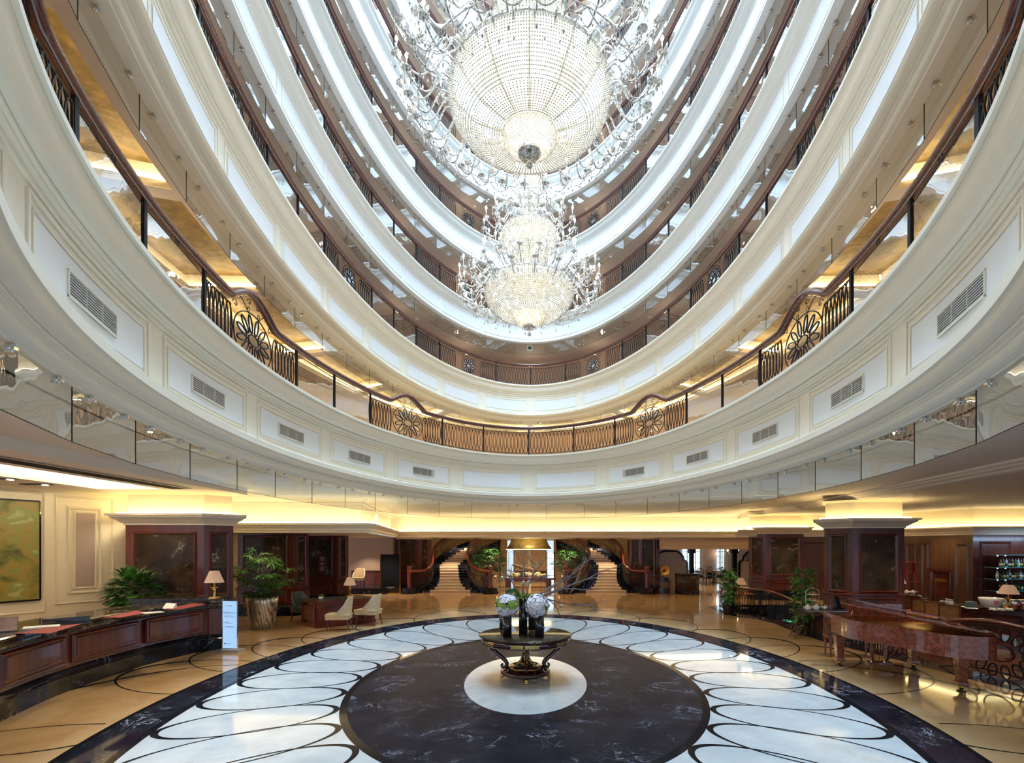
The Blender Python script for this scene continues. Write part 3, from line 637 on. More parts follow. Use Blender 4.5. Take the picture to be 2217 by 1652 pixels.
# restaurant beyond the right arches
hx0, hx1 = (1428-PX)/F*25.4, (1630-PX)/F*25.4
mb = MB(); mb.box(hx0, 12.0, 25.25, 25.5, wz(1189, 25.3), 2.76); frame(mb, (hx0, 25.25), (12, 25.25), .15, .3, 2.34, 2.62, .0, .03); struct(mb, 'wall_restaurant', M['pinkwall'])
mb = MB(); mb.quad((6.4, 38, 0), (24, 38, 0), (24, 38, 2.76), (6.4, 38, 2.76)); mb.quad((8.0, 29, 0), (8.0, 38, 0), (8.0, 38, 2.76), (8.0, 29, 2.76)); struct(mb, 'wall_restaurant', M['pinkwall'])
for k, (a, b) in enumerate(((1478, 1514), (1553, 1566), (1488, 1493))[:2]):
    x0, x1 = (a-PX)/F*37.9, (b-PX)/F*37.9; mb = MB(); mb.box(x0, x1, 37.85, 37.9, .55, 2.5); o = struct(mb, 'window_%d' % (k+4), M['day'])
    mb = MB()
    for q in range(3): mb.box(x0+(x1-x0)*(q+1)/4-.02, x0+(x1-x0)*(q+1)/4+.02, 37.8, 37.84, .55, 2.5)
    for q in range(4): mb.box(x0, x1, 37.8, 37.84, .7+q*.4, .73+q*.4)
    mb.box(x1, x1+.10, 37.7, 37.84, .4, 2.6, 1); mb.build('window_frame', [M['iron'], M['cream']], o)
WA, WC = (15.46, 21.0), (16.02, 18.35)
mb = MB(); sweep(mb, [(9.9, 22.2), (15.3, 22.2), WA, WC], [(0, -.6), (0, 2.8)]); sweep(mb, [(9.9, 22.2), (15.3, 22.2), WA, WC], [(0, 2.8), (0, ZL)], m=1); struct(mb, 'wall_right', [M['woodb'], M['cream']]); flat('wall_right_side', [(23, 22), (23, -5)], -.6, ZL, M['woodb'])
mb = MB(); sweep(mb, [(9, 22.15), (15.26, 22.15), (15.42, 21), (15.98, 18.3), (24, 18.3)], [(d, z-.02) for d, z in cor]); o = struct(mb, 'trim_12', M['plaster'])
mb = MB(); mb.tube([(9.2, 22.0, 3.1), (15.1, 22.0, 3.1), (15.27, 21, 3.1), (15.85, 18.2, 3.1), (23, 18.2, 3.1)], .022, 4); mb.build('cove_light', glow('led_bar', (1, .82, .42), 24), o)
mb = MB(); sweep(mb, [(16.02, 18.35), (24, 18.35)], [(0, -.6), (0, 2.8)]); raised(mb, (16.02, 18.35), (19, 18.35), .25, 1.6, 0, 2.5, .0, .06, 0, 0); sweep(mb, [(16.02, 18.4), (24, 18.4)], [(0, 2.8), (0, ZL)], m=1); struct(mb, 'wall_bar', [M['wood'], M['cream']])
mb = MB()
for a, b in ((1962, 1984), (1995, 2011), (2068, 2098)):
    A, B = wallpt(a, WA, WC), wallpt(b, WA, WC); raised(mb, A, B, 0, 0, -.4, 2.45, .005, .06, 0, 0)
A, B = ((1660-PX)/F*22.2, 22.2), ((1790-PX)/F*22.2, 22.2); raised(mb, A, B, 0, 0, 0, 2.5, .0, .05, 0, 0)
mb.build('wall_panelling', M['woodb'], bpy.data.objects['wall_right'])
# door in the bar wall with its oval plate
dA, dB = wallpt(2021, WA, WC), wallpt(2056, WA, WC); dz = CH+(HY-1240)*dA[1]/F
mb = MB(); plate(mb, dA, dB, 0, 0, -.6, dz, .03); raised(mb, dA, dB, .07, .07, -.5, dz-.08, .03, .02, 0, 0); d = struct(mb, 'door_1', M['wood'])
mb = MB()
for (o0, z0, z1, m0) in ((.06, -.6, dz+.02, -.10),):
    frame(mb, dA, dB, m0, m0, z0-.2, dz+.12, .02, .07)
    plate(mb, dA, dB, -.16, -.16, dz+.10, dz+.18, .14); plate(mb, dA, dB, -.13, -.13, dz+.04, dz+.10, .11)
mb.build('door_frame', M['wood'], d)
dv = (Vector(dB)-Vector(dA)).normalized(); dn = Vector((dv.y, -dv.x)); dc = (Vector(dA)+Vector(dB))/2+dn*.06; zc = CH+(HY-1256.5)*dc.y/F
mb = MB(); mb.add([(dc.x+dv.x*.26*cos(t), dc.y+dv.y*.26*cos(t), zc+.085*sin(t)*(.9 if abs(cos(t)) < .5 else 1)) for t in [2*pi*i/16 for i in range(16)]], [tuple(range(16))]); mb.build('door_plate', M['brass'], d)
mb = MB()
for zz in (.35, .95): p = Vector(dA)+dn*.05; mb.tube([(p.x, p.y, zz-.08), (p.x, p.y, zz+.08)], .02, 4)
mb.build('hinge', M['brass'], d)
# ---- columns
def column(poly, z0, zt, label, faces, pz0=1.06, pz1=2.70, shaft=True, upper=None):
    top = empty('marble_panel_column', (poly[0][0], poly[0][1], 0)); k = poly[0]
    pl = [(x, y) for x, y in poly]
    def loc(o): o.matrix_parent_inverse = Matrix.Translation((-k[0], -k[1], 0)); return o
    mb = MB(); sweep(mb, pl, [(0, z0+.38), (.03, z0+.38), (.03, .86), (.06, .88), (.06, .92), (0, .95), (0, zt)], True); mb.prism(offs(pl, -.002, True), z0+.3, zt)
    loc(mb.build('body', M['wood'], top))
    mb = MB(); sweep(mb, pl, [(.06, z0), (.06, z0+.30), (.03, z0+.34), (.0, z0+.38)], True); loc(mb.build('plinth', M['nero'], top))
    for (i, m0, m1) in faces:
        A, B = pl[i], pl[(i+1) % len(pl)]; mb = MB(); frame(mb, A, B, m0, m1, pz0, pz1, .004, .05, 0); frame(mb, A, B, m0+.02, m1+.02, z0+.45, .80, .034, .03, 0); f = loc(mb.build('panel_frame', M['redrail'] if 0 else M['wood'], top))
        mb = MB(); plate(mb, A, B, m0+.06, m1+.06, pz0+.06, pz1-.06, .008); loc(mb.build('marble_panel', M['emp'], top))
    mb = MB(); h = zt; sweep(mb, pl, [(-.01, h-.01), (.03, h), (.03, h+.04), (.08, h+.07), (.16, h+.14), (.24, h+.19), (.24, h+.22), (.30, h+.23), (.30, h+.28), (.05, h+.28)], True); loc(mb.build('cornice', M['plaster'], top))
    if shaft:
        u = upper or ZL; mb = MB(); sweep(mb, offs(pl, -.03, True), [(0, h+.1), (0, u-.06), (.06, u-.03), (.10, u)], True); loc(mb.build('upper_shaft', M['cream'], top))
        mb = MB(); mb.tube([(x, y, h+.31) for x, y in offs(pl, .12, True)], .016, 4, closed=True); loc(mb.build('cove_light', glow('led_column', (1, .80, .38), 30), top))
    tag(top, label, 'column'); return top
column([(-10.25, 12.9), (-8.26, 12.9), (-7.79, 13.37), (-8.1, 13.9), (-10.25, 14.3)], 0, 2.87, 'dark wood column with a large brown marble panel, behind the reception desk', [(0, .18, .18), (1, .10, .10)])
column([(-9.75, 17), (-7.9, 17), (-7.54, 17.36), (-7.95, 18.3), (-9.75, 18.6)], 0, 2.80, 'dark wood column with marble panel behind the silver planter', [(0, .17, .17), (1, .09, .09)], shaft=False)
c3_ = column([(-9.1, 20.5), (-7.75, 20.5), (-7.42, 20.83), (-7.85, 22), (-9.1, 22)], 0, 2.76, 'dark marble panelled column carrying an oval menu sign', [(0, .1, .16), (1, .08, .08)], shaft=False)
column([(-6.75, 25.8), (-5.6, 25.8), (-5.2, 26.2), (-5.2, 27), (-6.75, 27)], 0, 2.68, 'narrow marble panelled column left of the twin staircases', [(0, .12, .12), (1, .08, .08)], shaft=False)
column([(5.2, 26.2), (5.6, 25.8), (6.6, 25.8), (6.6, 27), (5.2, 27)], 0, 2.68, 'narrow marble panelled column right of the twin staircases', [(1, .12, .12), (0, .08, .08)], shaft=False)
column([(9.65, 22.35), (10.17, 21.9), (11.83, 21.9), (11.83, 23.3), (10.1, 23.3)], 0, 2.86, 'marble panelled wood column beside the restaurant entrance', [(1, .18, .18), (0, .1, .1)])
column([(9.06, 15.6), (9.53, 15.0), (11.07, 15.0), (11.07, 16.6), (9.65, 16.6)], -.6, 2.87, 'tall marble panelled wood column behind the grand piano', [(1, .20, .20), (0, .13, .13)], pz0=.95)
# ---- lighting of the ground floor: downlights recessed in the ceiling, then added fill spots
def downlight(x, y, z, label, power=30):
    o = empty('downlight', (x, y, z)); tag(o, label, 'ceiling light', 'recessed downlights in the lobby ceiling')
    mb = MB(); mb.lathe([(.055, -.004), (.075, -.006), (.078, 0)], 16, (0, 0, 0)); mb.build('trim_ring', M['paint'], o)
    mb = MB(); mb.lathe([(0, -.003), (.052, -.003)], 16); mb.build('diffuser', M['spot'], o)
    if power:
        l = bpy.data.lights.new('downlight_beam', 'SPOT'); l.energy = power; l.color = (1, .84, .58); l.spot_size = R(92); l.spot_blend = .6; l.shadow_soft_size = .12
        q = bpy.data.objects.new('downlight_beam', l); COL.objects.link(q); q.parent = o; q.location = (0, 0, -.05)
for px, py, z, lb, pw in ((275, 1067, ZL, 'small round downlight at the left end of the reception column cornice', 90), (310, 1072, ZL, 'small round downlight close to the reception marble column', 60), (545, 1059, ZH, 'small round downlight past the end of the reception ceiling step', 120),
    (252, 913, ZH, 'added round downlight standing in for a reflection in the hanging glass above reception', 200), (337, 996, ZH, 'round downlight behind the hanging glass, left side nearest the lit ceiling tray', 200), (1971, 1006, ZH, 'round downlight close to the hanging glass on the right side', 70),  # first entry is added in place of a reflection in the glass
    (1944, 1073, ZL, 'round downlight in the lower ceiling left of the piano column shaft', 160), (1973, 1085, ZL, 'round downlight in the lower ceiling right above the piano column shaft', 120), (2150, 1066, ZL, 'round downlight over the bar, rightmost of the row', 200), (1608, 1111, ZH, 'round downlight near the far right corner of the hall ceiling', 50), (1716, 1110, ZL, 'round downlight between the two right-hand columns', 160)):
    x, y, _ = G(px, py, z); downlight(x, y, z, lb, pw)
for k, (x, y) in enumerate(((-5.8, 20), (-3, 22.5), (0, 21.5), (3, 22.5), (6, 20.5), (-6.6, 2), (7.4, 3), (-8, 18), (7.6, 15.5), (6.9, 10.2))): 
    l = bpy.data.lights.new('hall_fill_spot', 'SPOT'); l.energy = 120; l.color = (1, .80, .50); l.spot_size = R(92); l.spot_blend = .6; l.shadow_soft_size = .04; q = bpy.data.objects.new('hall_fill_spot', l); COL.objects.link(q); q.location = (x, y, ZH-.05)  # unseen spots added to brighten the hall floor, piano and climbing plants
for x, y, pw in ((-4.2, 27, 120), (4.2, 27, 120), (-4, 29.6, 90), (4, 29.6, 90), (-1.9, 25.8, 70), (1.9, 25.8, 70), (0, 31.5, 90), (-7.0, 23.8, 90), (-8.6, 26.4, 60), (-8.5, 25.5, 90), (10, 29, 70), (12, 34, 70), (9, 27, 50)):
    l = bpy.data.lights.new('hall_fill_light', 'SPOT'); l.energy = pw*3; l.color = (1, .80, .56); l.spot_size = R(100); l.spot_blend = .6; l.shadow_soft_size = .06; q = bpy.data.objects.new('hall_fill_light', l); COL.objects.link(q); q.location = (x, y, 2.7)  # unseen spots added to lift the dark stairs, totem, corridor and restaurant
#==STAGE3==
# ================================================================== furniture and objects
MW = M['wood']
shade_m = None
def shade_mat():
    m, nt, b = nodes('pleated_shade'); b.inputs['Base Color'].default_value = (.62, .42, .30, 1); b.inputs['Roughness'].default_value = .8; b.inputs['Emission Color'].default_value = (1, .62, .38, 1); b.inputs['Emission Strength'].default_value = .18
    n = nt.nodes.new('ShaderNodeTexNoise'); n.inputs['Scale'].default_value = 60; u = nt.nodes.new('ShaderNodeBump'); u.inputs['Strength'].default_value = .2; nt.links.new(n.outputs[0], u.inputs['Height']); nt.links.new(u.outputs[0], b.inputs['Normal']); return m
M['shade'] = shade_mat(); M['white'+'gloss'] = mat('white_porcelain', (.82, .80, .76), .15, coat=.4, var=.01); M['leaf'] = mat('leaf_green', (.09, .27, .035), .4, var=.45, vscale=6); M['leafd'] = mat('dark_leaf', (.05, .17, .03), .35, var=.5, vscale=6); M['leafl'] = mat('light_leaf', (.13, .30, .03), .4, var=.35, vscale=6)
M['cloth'] = mat('red_mat', (.28, .03, .035), .8, var=.1); M['paper'] = mat('paper', (.82, .80, .78), .6, var=.02); M['fabric'] = mat('cream_upholstery', (.66, .50, .31), .75, var=.05, vscale=20, bump=.15); M['tan'] = mat('tan_leather', (.55, .20, .06), .35, var=.15); M['bark'] = mat('twig_bark', (.22, .17, .17), .8, var=.3, vscale=20)
M['petal'] = mat('white_petals', (.93, .90, .96), .6, var=.04, vscale=30); M['magenta'] = mat('magenta_centre', (.32, .02, .12), .6, var=.1); M['moss'] = mat('green_orchid', (.34, .46, .08), .55, var=.3, vscale=30); M['silverp'] = None
def ripple_shade(mb, c, r0, r1, z0, z1, n=64, dep=.05, m=0):
    vs = []; 
    for r, z in ((r0, z0), (r1, z1)):
        for i in range(n): a = 2*pi*i/n; k = r*(1+(dep if i % 2 else -dep)*.5); vs.append((c[0]+k*cos(a), c[1]+k*sin(a), c[2]+z))
    mb.add(vs, [(i, (i+1) % n, n+(i+1) % n, n+i) for i in range(n)], m)
def table_lamp(name, loc, h, label, cat='lamp', rshade=.17, group='pleated table lamps'):
    o = empty(name, loc); tag(o, label, cat, group); k = h/.55
    mb = MB(); mb.box(-.075*k, .075*k, -.075*k, .075*k, 0, .02*k); mb.box(-.06*k, .06*k, -.06*k, .06*k, .02*k, .04*k); mb.build('base', M['brass'], o)
    mb = MB(); mb.lathe([(.03, .04), (.022, .06), (.03, .09), (.026, .17), (.035, .18), (.02, .20), (.012, .22), (.012, .36)], 12); 
    for i in range(8): a = pi/4*i; mb.tube([(.02*cos(a), .02*sin(a), .2), (.05*cos(a), .05*sin(a), .225), (.065*cos(a), .065*sin(a), .215)], .006, 4)
    mb.v = [(x*k, y*k, z*k) for x, y, z in mb.v]; mb.build('stem', M['brass'], o)
    mb = MB(); ripple_shade(mb, (0, 0, 0), rshade*k, rshade*.48*k, .32*k, .55*k); mb.build('lamp_shade', M['shade'], o)
    return o
def leaf(mb, p, d, up, L, W, m=0, fold=.15):
    d = Vector(d).normalized(); s = d.cross(Vector(up))
    if s.length < .01: s = Vector((1, 0, 0))
    s.normalize(); u = s.cross(d); p = Vector(p)
    a = p; b = p+d*L*.35+s*W+u*W*fold; c = p+d*L*.35-s*W+u*W*fold; e = p+d*L*.75+s*W*.7-u*L*.03; f = p+d*L*.75-s*W*.7-u*L*.03; t = p+d*L-u*L*.15; m0 = p+d*L*.4; m1 = p+d*L*.75-u*L*.05
    mb.add([a, b, e, t, f, c, m0, m1], [(0, 6, 1), (1, 6, 7, 2), (2, 7, 3), (0, 5, 6), (5, 4, 7, 6), (4, 3, 7)], m)
rnd = random.Random(3)
def rdir(zmin=-1, zmax=1):
    z = rnd.uniform(zmin, zmax); a = rnd.uniform(0, 2*pi); r = sqrt(1-z*z); return Vector((r*cos(a), r*sin(a), z))
def bush(name, loc, rx, rz, zc, n, label, L=.16, W=.035, leafm='leaf', pot=None):
    o = empty(name, loc); tag(o, label, 'plant'); mb = MB(); st = MB()
    for i in range(n):
        d = rdir(-.55, 1); k = rnd.uniform(.55, 1)**.6; p = Vector((d.x*rx*k, d.y*rx*k, zc+d.z*rz*k)); dd = Vector((d.x, d.y, d.z*.5+rnd.uniform(-.5, .3)))
        leaf(mb, p, dd, (0, 0, 1), L*rnd.uniform(.7, 1.2), W*rnd.uniform(.8, 1.2))
        if i % 12 == 0: st.tube(bez([(0, 0, zc-rz*.9), (p.x*.4, p.y*.4, zc-rz*.2), p], 4), .008, 4)
    mb.build('foliage', M[leafm], o); st.build('stem', M['bark'], o)
    if pot: pot(o)
    return o
def fan_palm(o, zc, R_, n, base=.1, leafm='leaf'):
    mb = MB(); st = MB()
    for i in range(n):
        d = rdir(-.8, 1); k = rnd.uniform(.5, 1); tip = Vector((d.x*R_*k, d.y*R_*k, zc+d.z*R_*.95*k)); st.tube(bez([(rnd.uniform(-base, base), rnd.uniform(-base, base), zc-R_*1.1), (tip.x*.4, tip.y*.4, (zc-R_*.6+tip.z)/2), tip], 4), .007, 4)
        out = Vector((d.x, d.y, .1)).normalized(); s = out.cross(Vector((0, 0, 1))).normalized()
        for q in range(9):
            a = (q-4)*.33; dd = out*cos(a)+s*sin(a)+Vector((0, 0, rnd.uniform(-.5, .05))); leaf(mb, tip, dd, (0, 0, 1), R_*.42*rnd.uniform(.8, 1.1), .024)
    mb.build('foliage', M[leafm], o); st.build('stem', M['bark'], o)
# ---- reception desk
fr = [(q.x, q.y) for q in bez([(-5.9, 4.2, 0), (-6.6, 5.4, 0), (-7.09, 6.81, 0), (-7.47, 8.22, 0), (-7.56, 10.05, 0), (-7.36, 11.1, 0)], 6)]
fr += [(-7.2, 11.42), (-6.95, 11.52)]
bk = offs(fr, -.75, False)
RD = empty('reception_desk', (-7.4, 8.5, 0)); tag(RD, 'long curved dark wood reception desk with brown marble counter along the left side', 'reception desk')
RD.location = (0, 0, 0)
def side_ok(): pass
sgn = 1 if offs(fr, .1, False)[5][0] > fr[5][0] else -1
def strip(mb, prof, m=0): sweep(mb, fr, [(sgn*d, z) for d, z in prof], False, m)
mb = MB(); strip(mb, [(-.02, .33), (-.02, .99)]); bb = offs(fr, -sgn*.75, False); sweep(mb, bb, [(0, 0), (0, .99)]); mb.build('body', MW, RD)
mb = MB(); strip(mb, [(.04, 0), (.04, .24), (.07, .26), (.05, .29), (.08, .31), (.04, .34), (-.02, .36)]); mb.build('plinth', M['nero'], RD)
mb = MB(); strip(mb, [(-.75, 1.12), (.07, 1.12), (.11, 1.105), (.11, 1.07), (.07, 1.06), (.09, 1.03), (.09, 1.0), (.05, .99), (.06, .95), (.03, .93), (-.75, .93), (-.75, 1.12)]); mb.build('countertop', M['darkemp'], RD)
def desk_pt(px): 
    m = (px-PX)/F
    for i in range(len(fr)-1):
        a, b = fr[i], fr[i+1]; fa, fb = a[0]-m*a[1], b[0]-m*b[1]
        if fa*fb <= 0: u = fa/(fa-fb+1e-12); return (a[0]+(b[0]-a[0])*u, a[1]+(b[1]-a[1])*u)
for x0, x1 in ((-190, -8), (-4, 143), (152, 302), (310, 441)):
    A, B = desk_pt(x0), desk_pt(x1)
    if not A or not B: continue
    mid = desk_pt((x0+x1)/2); mb = MB(); bul = .035
    d = Vector((B[0]-A[0], B[1]-A[1])).normalized(); n = Vector((d.y, -d.x))
    if n.x < 0: A, B = B, A
    nn = Vector((B[1]-A[1], -(B[0]-A[0]))).normalized(); ofs = max(0, (Vector(mid)-Vector(A)).dot(nn))+.0
    raised(mb, A, B, .03, .03, .42, .89, ofs, .04, 0, 0); raised(mb, A, B, .12, .12, .51, .84, ofs+.004, .02, 0, 0); mb.build('panel', MW, RD)
mb = MB(); mb.prism([(-7.2, 11.42), (-6.95, 11.52), (-7.25, 12.0), (-8.0, 11.9)], .3, .99); mb.prism([(-7.17, 11.36), (-6.88, 11.5), (-7.2, 12.05), (-8.05, 11.95)], 0, .32, 1); mb.build('end_pier', [MW, M['nero']], RD)
mb = MB(); rc = [(-8.6, 10.9), (-7.75, 11.0), (-7.05, 11.45), (-6.85, 11.6), (-7.1, 12.1), (-8.7, 12.1)]; mb.prism(rc, 1.15, 1.20); mb.prism(offs(rc, -.04, True), 1.10, 1.15); mb.build('raised_counter', M['darkemp'], RD)
mb = MB(); mb.prism(offs(rc, -.1, True), .98, 1.11); mb.build('raised_body', MW, RD)
def onc(px, py, z=1.122): return Vector(G(px, py, z))
for i, (q, lb) in enumerate(((((32, 1372), (115, 1356), (178, 1350), (110, 1371)), 'dark red desk mat at the near end of the reception counter'), (((225, 1337), (295, 1322), (325, 1326), (260, 1337)), 'dark red desk mat in front of the leafy plant'), (((352, 1319), (420, 1306), (448, 1308), (385, 1320)), 'dark red desk mat next to the raised counter end'))):
    mb = MB(); mb.add([onc(*p, 1.121) for p in q]+[onc(*p, 1.13) for p in q], [(4, 5, 6, 7), (0, 1, 5, 4), (1, 2, 6, 5), (2, 3, 7, 6), (3, 0, 4, 7)]); c = sum((Vector(v) for v in mb.v), Vector())/8
    mb.v = [tuple(Vector(v)-c) for v in mb.v]; tag(mb.build('desk_mat', M['cloth'], loc=tuple(c)), lb, 'mat', 'red mats on the reception counter')
def brochure(px, py, label, col=(.75, .70, .66), w=.3):
    o = empty('brochure_holder', tuple(onc(px, py)), R(35)); tag(o, label, 'brochure holder')
    mb = MB(); mb.box(-w/2, w/2, -.06, .06, 0, .015); mb.build('base', M['black'], o)
    mb = MB()
    for k in range(3): mb.add([(-w/2, -.05+k*.03, .01), (w/2, -.05+k*.03, .01), (w/2, .0+k*.03, .2), (-w/2, .0+k*.03, .2)], [(0, 1, 2, 3)])
    mb.build('brochures', mat('brochure_print', (.55, .36, .28), .5, var=.3), o)
brochure(6, 1368, 'stack of brochures at the left edge of the reception counter')
mb = MB(); mb.box(-.28, .28, -.10, .10, 0, .012); mb.box(-.28, .28, .08, .10, .012, .10); p = onc(146, 1352); tag(mb.build('document_tray', M['black'], loc=tuple(p), rz=R(50)), 'black document tray on the reception counter between red mats', 'tray')
mb = MB(); mb.box(-.20, .20, -.13, .13, 0, .02); p = onc(90, 1359); tag(mb.build('paper_stack', M['paper'], loc=tuple(p), rz=R(40)), 'white stack of papers on the reception counter beside the black tray', 'papers')
mb = MB(); mb.box(-.15, .15, -.10, .10, 0, .012); p = onc(330, 1327); tag(mb.build('paper_stack', M['paper'], loc=tuple(p), rz=R(55)), 'small white papers on the reception counter right of the leafy plant', 'papers')
mb = MB(); mb.add([(-.14, 0, 0), (.14, 0, 0), (.14, .08, .10), (-.14, .08, .10), (-.14, .10, 0), (.14, .10, 0)], [(0, 1, 2, 3), (3, 2, 5, 4), (0, 3, 4), (1, 5, 2)]); p = onc(362, 1318); tag(mb.build('tilted_document_stand', M['paper'], loc=tuple(p), rz=R(-20)), 'tilted white document stand near the raised end of the reception counter', 'stand')
p = G(464, 1296, 1.20); table_lamp('table_lamp', p, .60, 'brass table lamp with pleated shade on the raised end of the reception desk')
bush('leafy_plant', (-9.3, 12.0, .10), .50, .50, 1.12, 400, 'bushy green plant with broad leaves behind the reception counter', .25, .075, 'leafd', lambda o: MB().lathe([(.22, 0), (.30, .6), (.27, .6), (.25, .5)], 20).build('pot', M['black'], o))
# illuminated sign
sg = empty('illuminated_sign', (-6.62, 11.25, 0), R(-6)); tag(sg, 'slim standing light box sign with blue white face at the end of the reception desk', 'sign')
mb = MB(); mb.box(-.24, .26, -.12, .12, 0, .06); mb.build('base', M['grille'], sg)
mb = MB(); mb.box(-.17, .17, -.02, .02, .06, 1.14); mb.box(-.19, -.17, -.025, .025, .06, 1.16); mb.build('frame', M['chrome'], sg)
mb = MB(); mb.box(-.16, .165, -.026, -.02, .08, 1.12); mb.build('lit_face', glow('sign_face', (.42, .66, 1), 1.0), sg)
tb_ = mat('sign_print', (.10, .16, .28), .6)
def st(s, size, x, z, al='CENTER'): text('lettering', s, size, facing((x, -.029, z)), tb_, sg, al)
st('优先登记入住', .048, 0, .86); st('PRIORITY CHECK-IN', .026, 0, .775)
mb = MB()
for xa, xb, zz, th in ((-.12, .06, 1.02, .006), (-.01, .06, 1.0, .005), (-.12, .08, .81, .006), (-.11, -.02, .65, .010), (-.11, .07, .63, .005), (-.11, .09, .56, .010), (-.11, .12, .54, .005), (-.13, -.09, .17, .024), (-.07, .04, .18, .006), (-.07, -.01, .165, .005)): mb.box(xa, xb, -.0285, -.027, zz, zz+th)
for zz in (.61, .51): mb.box(-.135, -.131, -.0285, -.027, zz, zz+.06)
mb.build('lettering', tb_, sg)
# painting
pa, pb = wallpt(-30), wallpt(84); yz = lambda py, q: CH+(HY-py)*q[1]/F
pt = empty('abstract_painting', (pb[0], pb[1], 0)); tag(pt, 'large green and gold abstract painting in a thin black frame on the cream wall', 'painting')
m_, nt_, b_ = nodes('painting_canvas'); N_ = nt_.nodes.new; tc_ = N_('ShaderNodeTexCoord'); mp_ = N_('ShaderNodeMapping'); mp_.inputs['Scale'].default_value = (.9, .9, 1.3); mp_.inputs['Rotation'].default_value = (.5, .6, .3); n_ = N_('ShaderNodeTexNoise'); n_.inputs['Scale'].default_value = 1.6; n_.inputs['Distortion'].default_value = 1.0; n_.inputs['Detail'].default_value = 4
r_ = N_('ShaderNodeValToRGB'); cr = r_.color_ramp; cr.elements[0].position = .3; cr.elements[0].color = (.07, .065, .015, 1); cr.elements[1].position = .72; cr.elements[1].color = (.50, .36, .08, 1)
for ps, cc in ((.42, (.17, .17, .03, 1)), (.5, (.30, .21, .04, 1)), (.58, (.20, .24, .06, 1)), (.64, (.38, .36, .12, 1))): e = cr.elements.new(ps); e.color = cc
nt_.links.new(tc_.outputs['Object'], mp_.inputs[0]); nt_.links.new(mp_.outputs[0], n_.inputs['Vector']); nt_.links.new(n_.outputs[0], r_.inputs[0]); nt_.links.new(r_.outputs[0], b_.inputs['Base Color']); b_.inputs['Roughness'].default_value = .45
z0, z1 = yz(1298, pb), yz(1086, pb); inv = Matrix.Translation((-pb[0], -pb[1], 0))
mb = MB(); plate(mb, pa, pb, 0, 0, z0, z1, .06); q = mb.build('canvas', m_, pt); q.matrix_parent_inverse = inv
mb = MB(); A, B = Vector(pa), Vector(pb); d = (B-A).normalized(); n = Vector((d.y, -d.x))
for (u0, v0), (u1, v1) in (((0, z0), (1, z0)), ((1, z0), (1, z1)), ((1, z1), (0, z1)), ((0, z1), (0, z0))):
    p, q2 = A+(B-A)*u0+n*.045, A+(B-A)*u1+n*.045; mb.tube([(p.x, p.y, v0), (q2.x, q2.y, v1)], .028, 4)
q = mb.build('frame', M['black'], pt); q.matrix_parent_inverse = inv
# ceiling linear vent and track lights at the reception
cv = empty('linear_ceiling_vent', (-8.2, 7, ZL)); tag(cv, 'long dark slotted air vent in the ceiling above the reception desk', 'vent')
mb = MB(); A = [G(8, 992, ZL), G(86, 992, ZL), G(412, 1055, ZL), G(372, 1055, ZL)]; A = [(-8.45, 7.2), (-8.05, 7.2), (-8.05, 12.0), (-8.45, 12.0)]
mb.box(-.22, .22, .2, 5.0, -.02, -.006); mb.build('frame', mat('vent_taupe', (.40, .33, .28), .5, var=.03), cv); mb = MB()
for k in range(6): mb.box(-.18+k*.06, -.155+k*.06, .25, 4.95, -.026, -.02)
mb.build('slots', M['dark'], cv)
for i, (px, py) in enumerate(((22, 1036), (98, 1048))):
    x, y, _ = G(px, py, ZL); o = empty('spotlight', (x, y, ZL)); tag(o, ('recessed twin spotlight above the abstract painting, leftmost', 'recessed twin spotlight in the slot right above the painting corner')[i], 'ceiling light', 'spotlights over the painting')
    mb = MB(); mb.box(-.5, .1, -.09, .09, -.012, 0); mb.build('housing', M['dark'], o); mb = MB(); mb.lathe([(0, -.03), (.06, -.03)], 12); mb.build('lens', M['spot'], o)
l = bpy.data.lights.new('painting_spot', 'SPOT'); l.energy = 220; l.color = (1, .86, .6); l.spot_size = R(75); l.spot_blend = .9; q = bpy.data.objects.new('painting_spot', l); COL.objects.link(q); q.location = (-10.9, 9.6, ZL-.1); q.rotation_euler = (R(-5), R(-42), 0)
# ---- silver planter with palm
m_, nt_, b_ = nodes('rippled_silver'); b_.inputs['Metallic'].default_value = .75; b_.inputs['Roughness'].default_value = .3; tc_ = nt_.nodes.new('ShaderNodeTexCoord'); wv = nt_.nodes.new('ShaderNodeTexWave'); wv.inputs['Scale'].default_value = 1.6; wv.inputs['Distortion'].default_value = 9; mp_ = nt_.nodes.new('ShaderNodeMapping'); mp_.inputs['Scale'].default_value = (3, 3, .6); mp_.inputs['Rotation'].default_value = (0, .35, 0)
r_ = nt_.nodes.new('ShaderNodeValToRGB'); r_.color_ramp.elements[0].color = (.34, .29, .21, 1); r_.color_ramp.elements[1].color = (.80, .76, .66, 1); r_.color_ramp.elements[0].position = .1; r_.color_ramp.elements[1].position = .5
nt_.links.new(tc_.outputs['Object'], mp_.inputs[0]); nt_.links.new(mp_.outputs[0], wv.inputs['Vector']); nt_.links.new(wv.outputs[0], r_.inputs[0]); nt_.links.new(r_.outputs[0], b_.inputs['Base Color']); M['silverp'] = m_
def planter(o, r, h):
    mb = MB(); mb.lathe([(r*.72, 0), (r*.80, h*.2), (r*.97, h*.8), (r, h), (r*.93, h), (r*.9, h*.9), (0, h*.9)], 32); mb.build('pot', M['silverp'], o)
sp = empty('potted_palm', (-7.62, 14.5, 0)); tag(sp, 'tall lady palm in a rippled silver planter beside the reception desk', 'plant'); planter(sp, .42, .90); fan_palm(sp, 1.60, .72, 95)
mb = MB()
for i in range(260): a = rnd.uniform(0, 2*pi); q = rnd.uniform(.2, .55); leaf(mb, (q*cos(a), q*sin(a), .93+rnd.uniform(0, .14)), (cos(a), sin(a), rnd.uniform(-.5, .4)), (0, 0, 1), .12, .04)
mb.build('ground_cover', M['leafd'], sp)
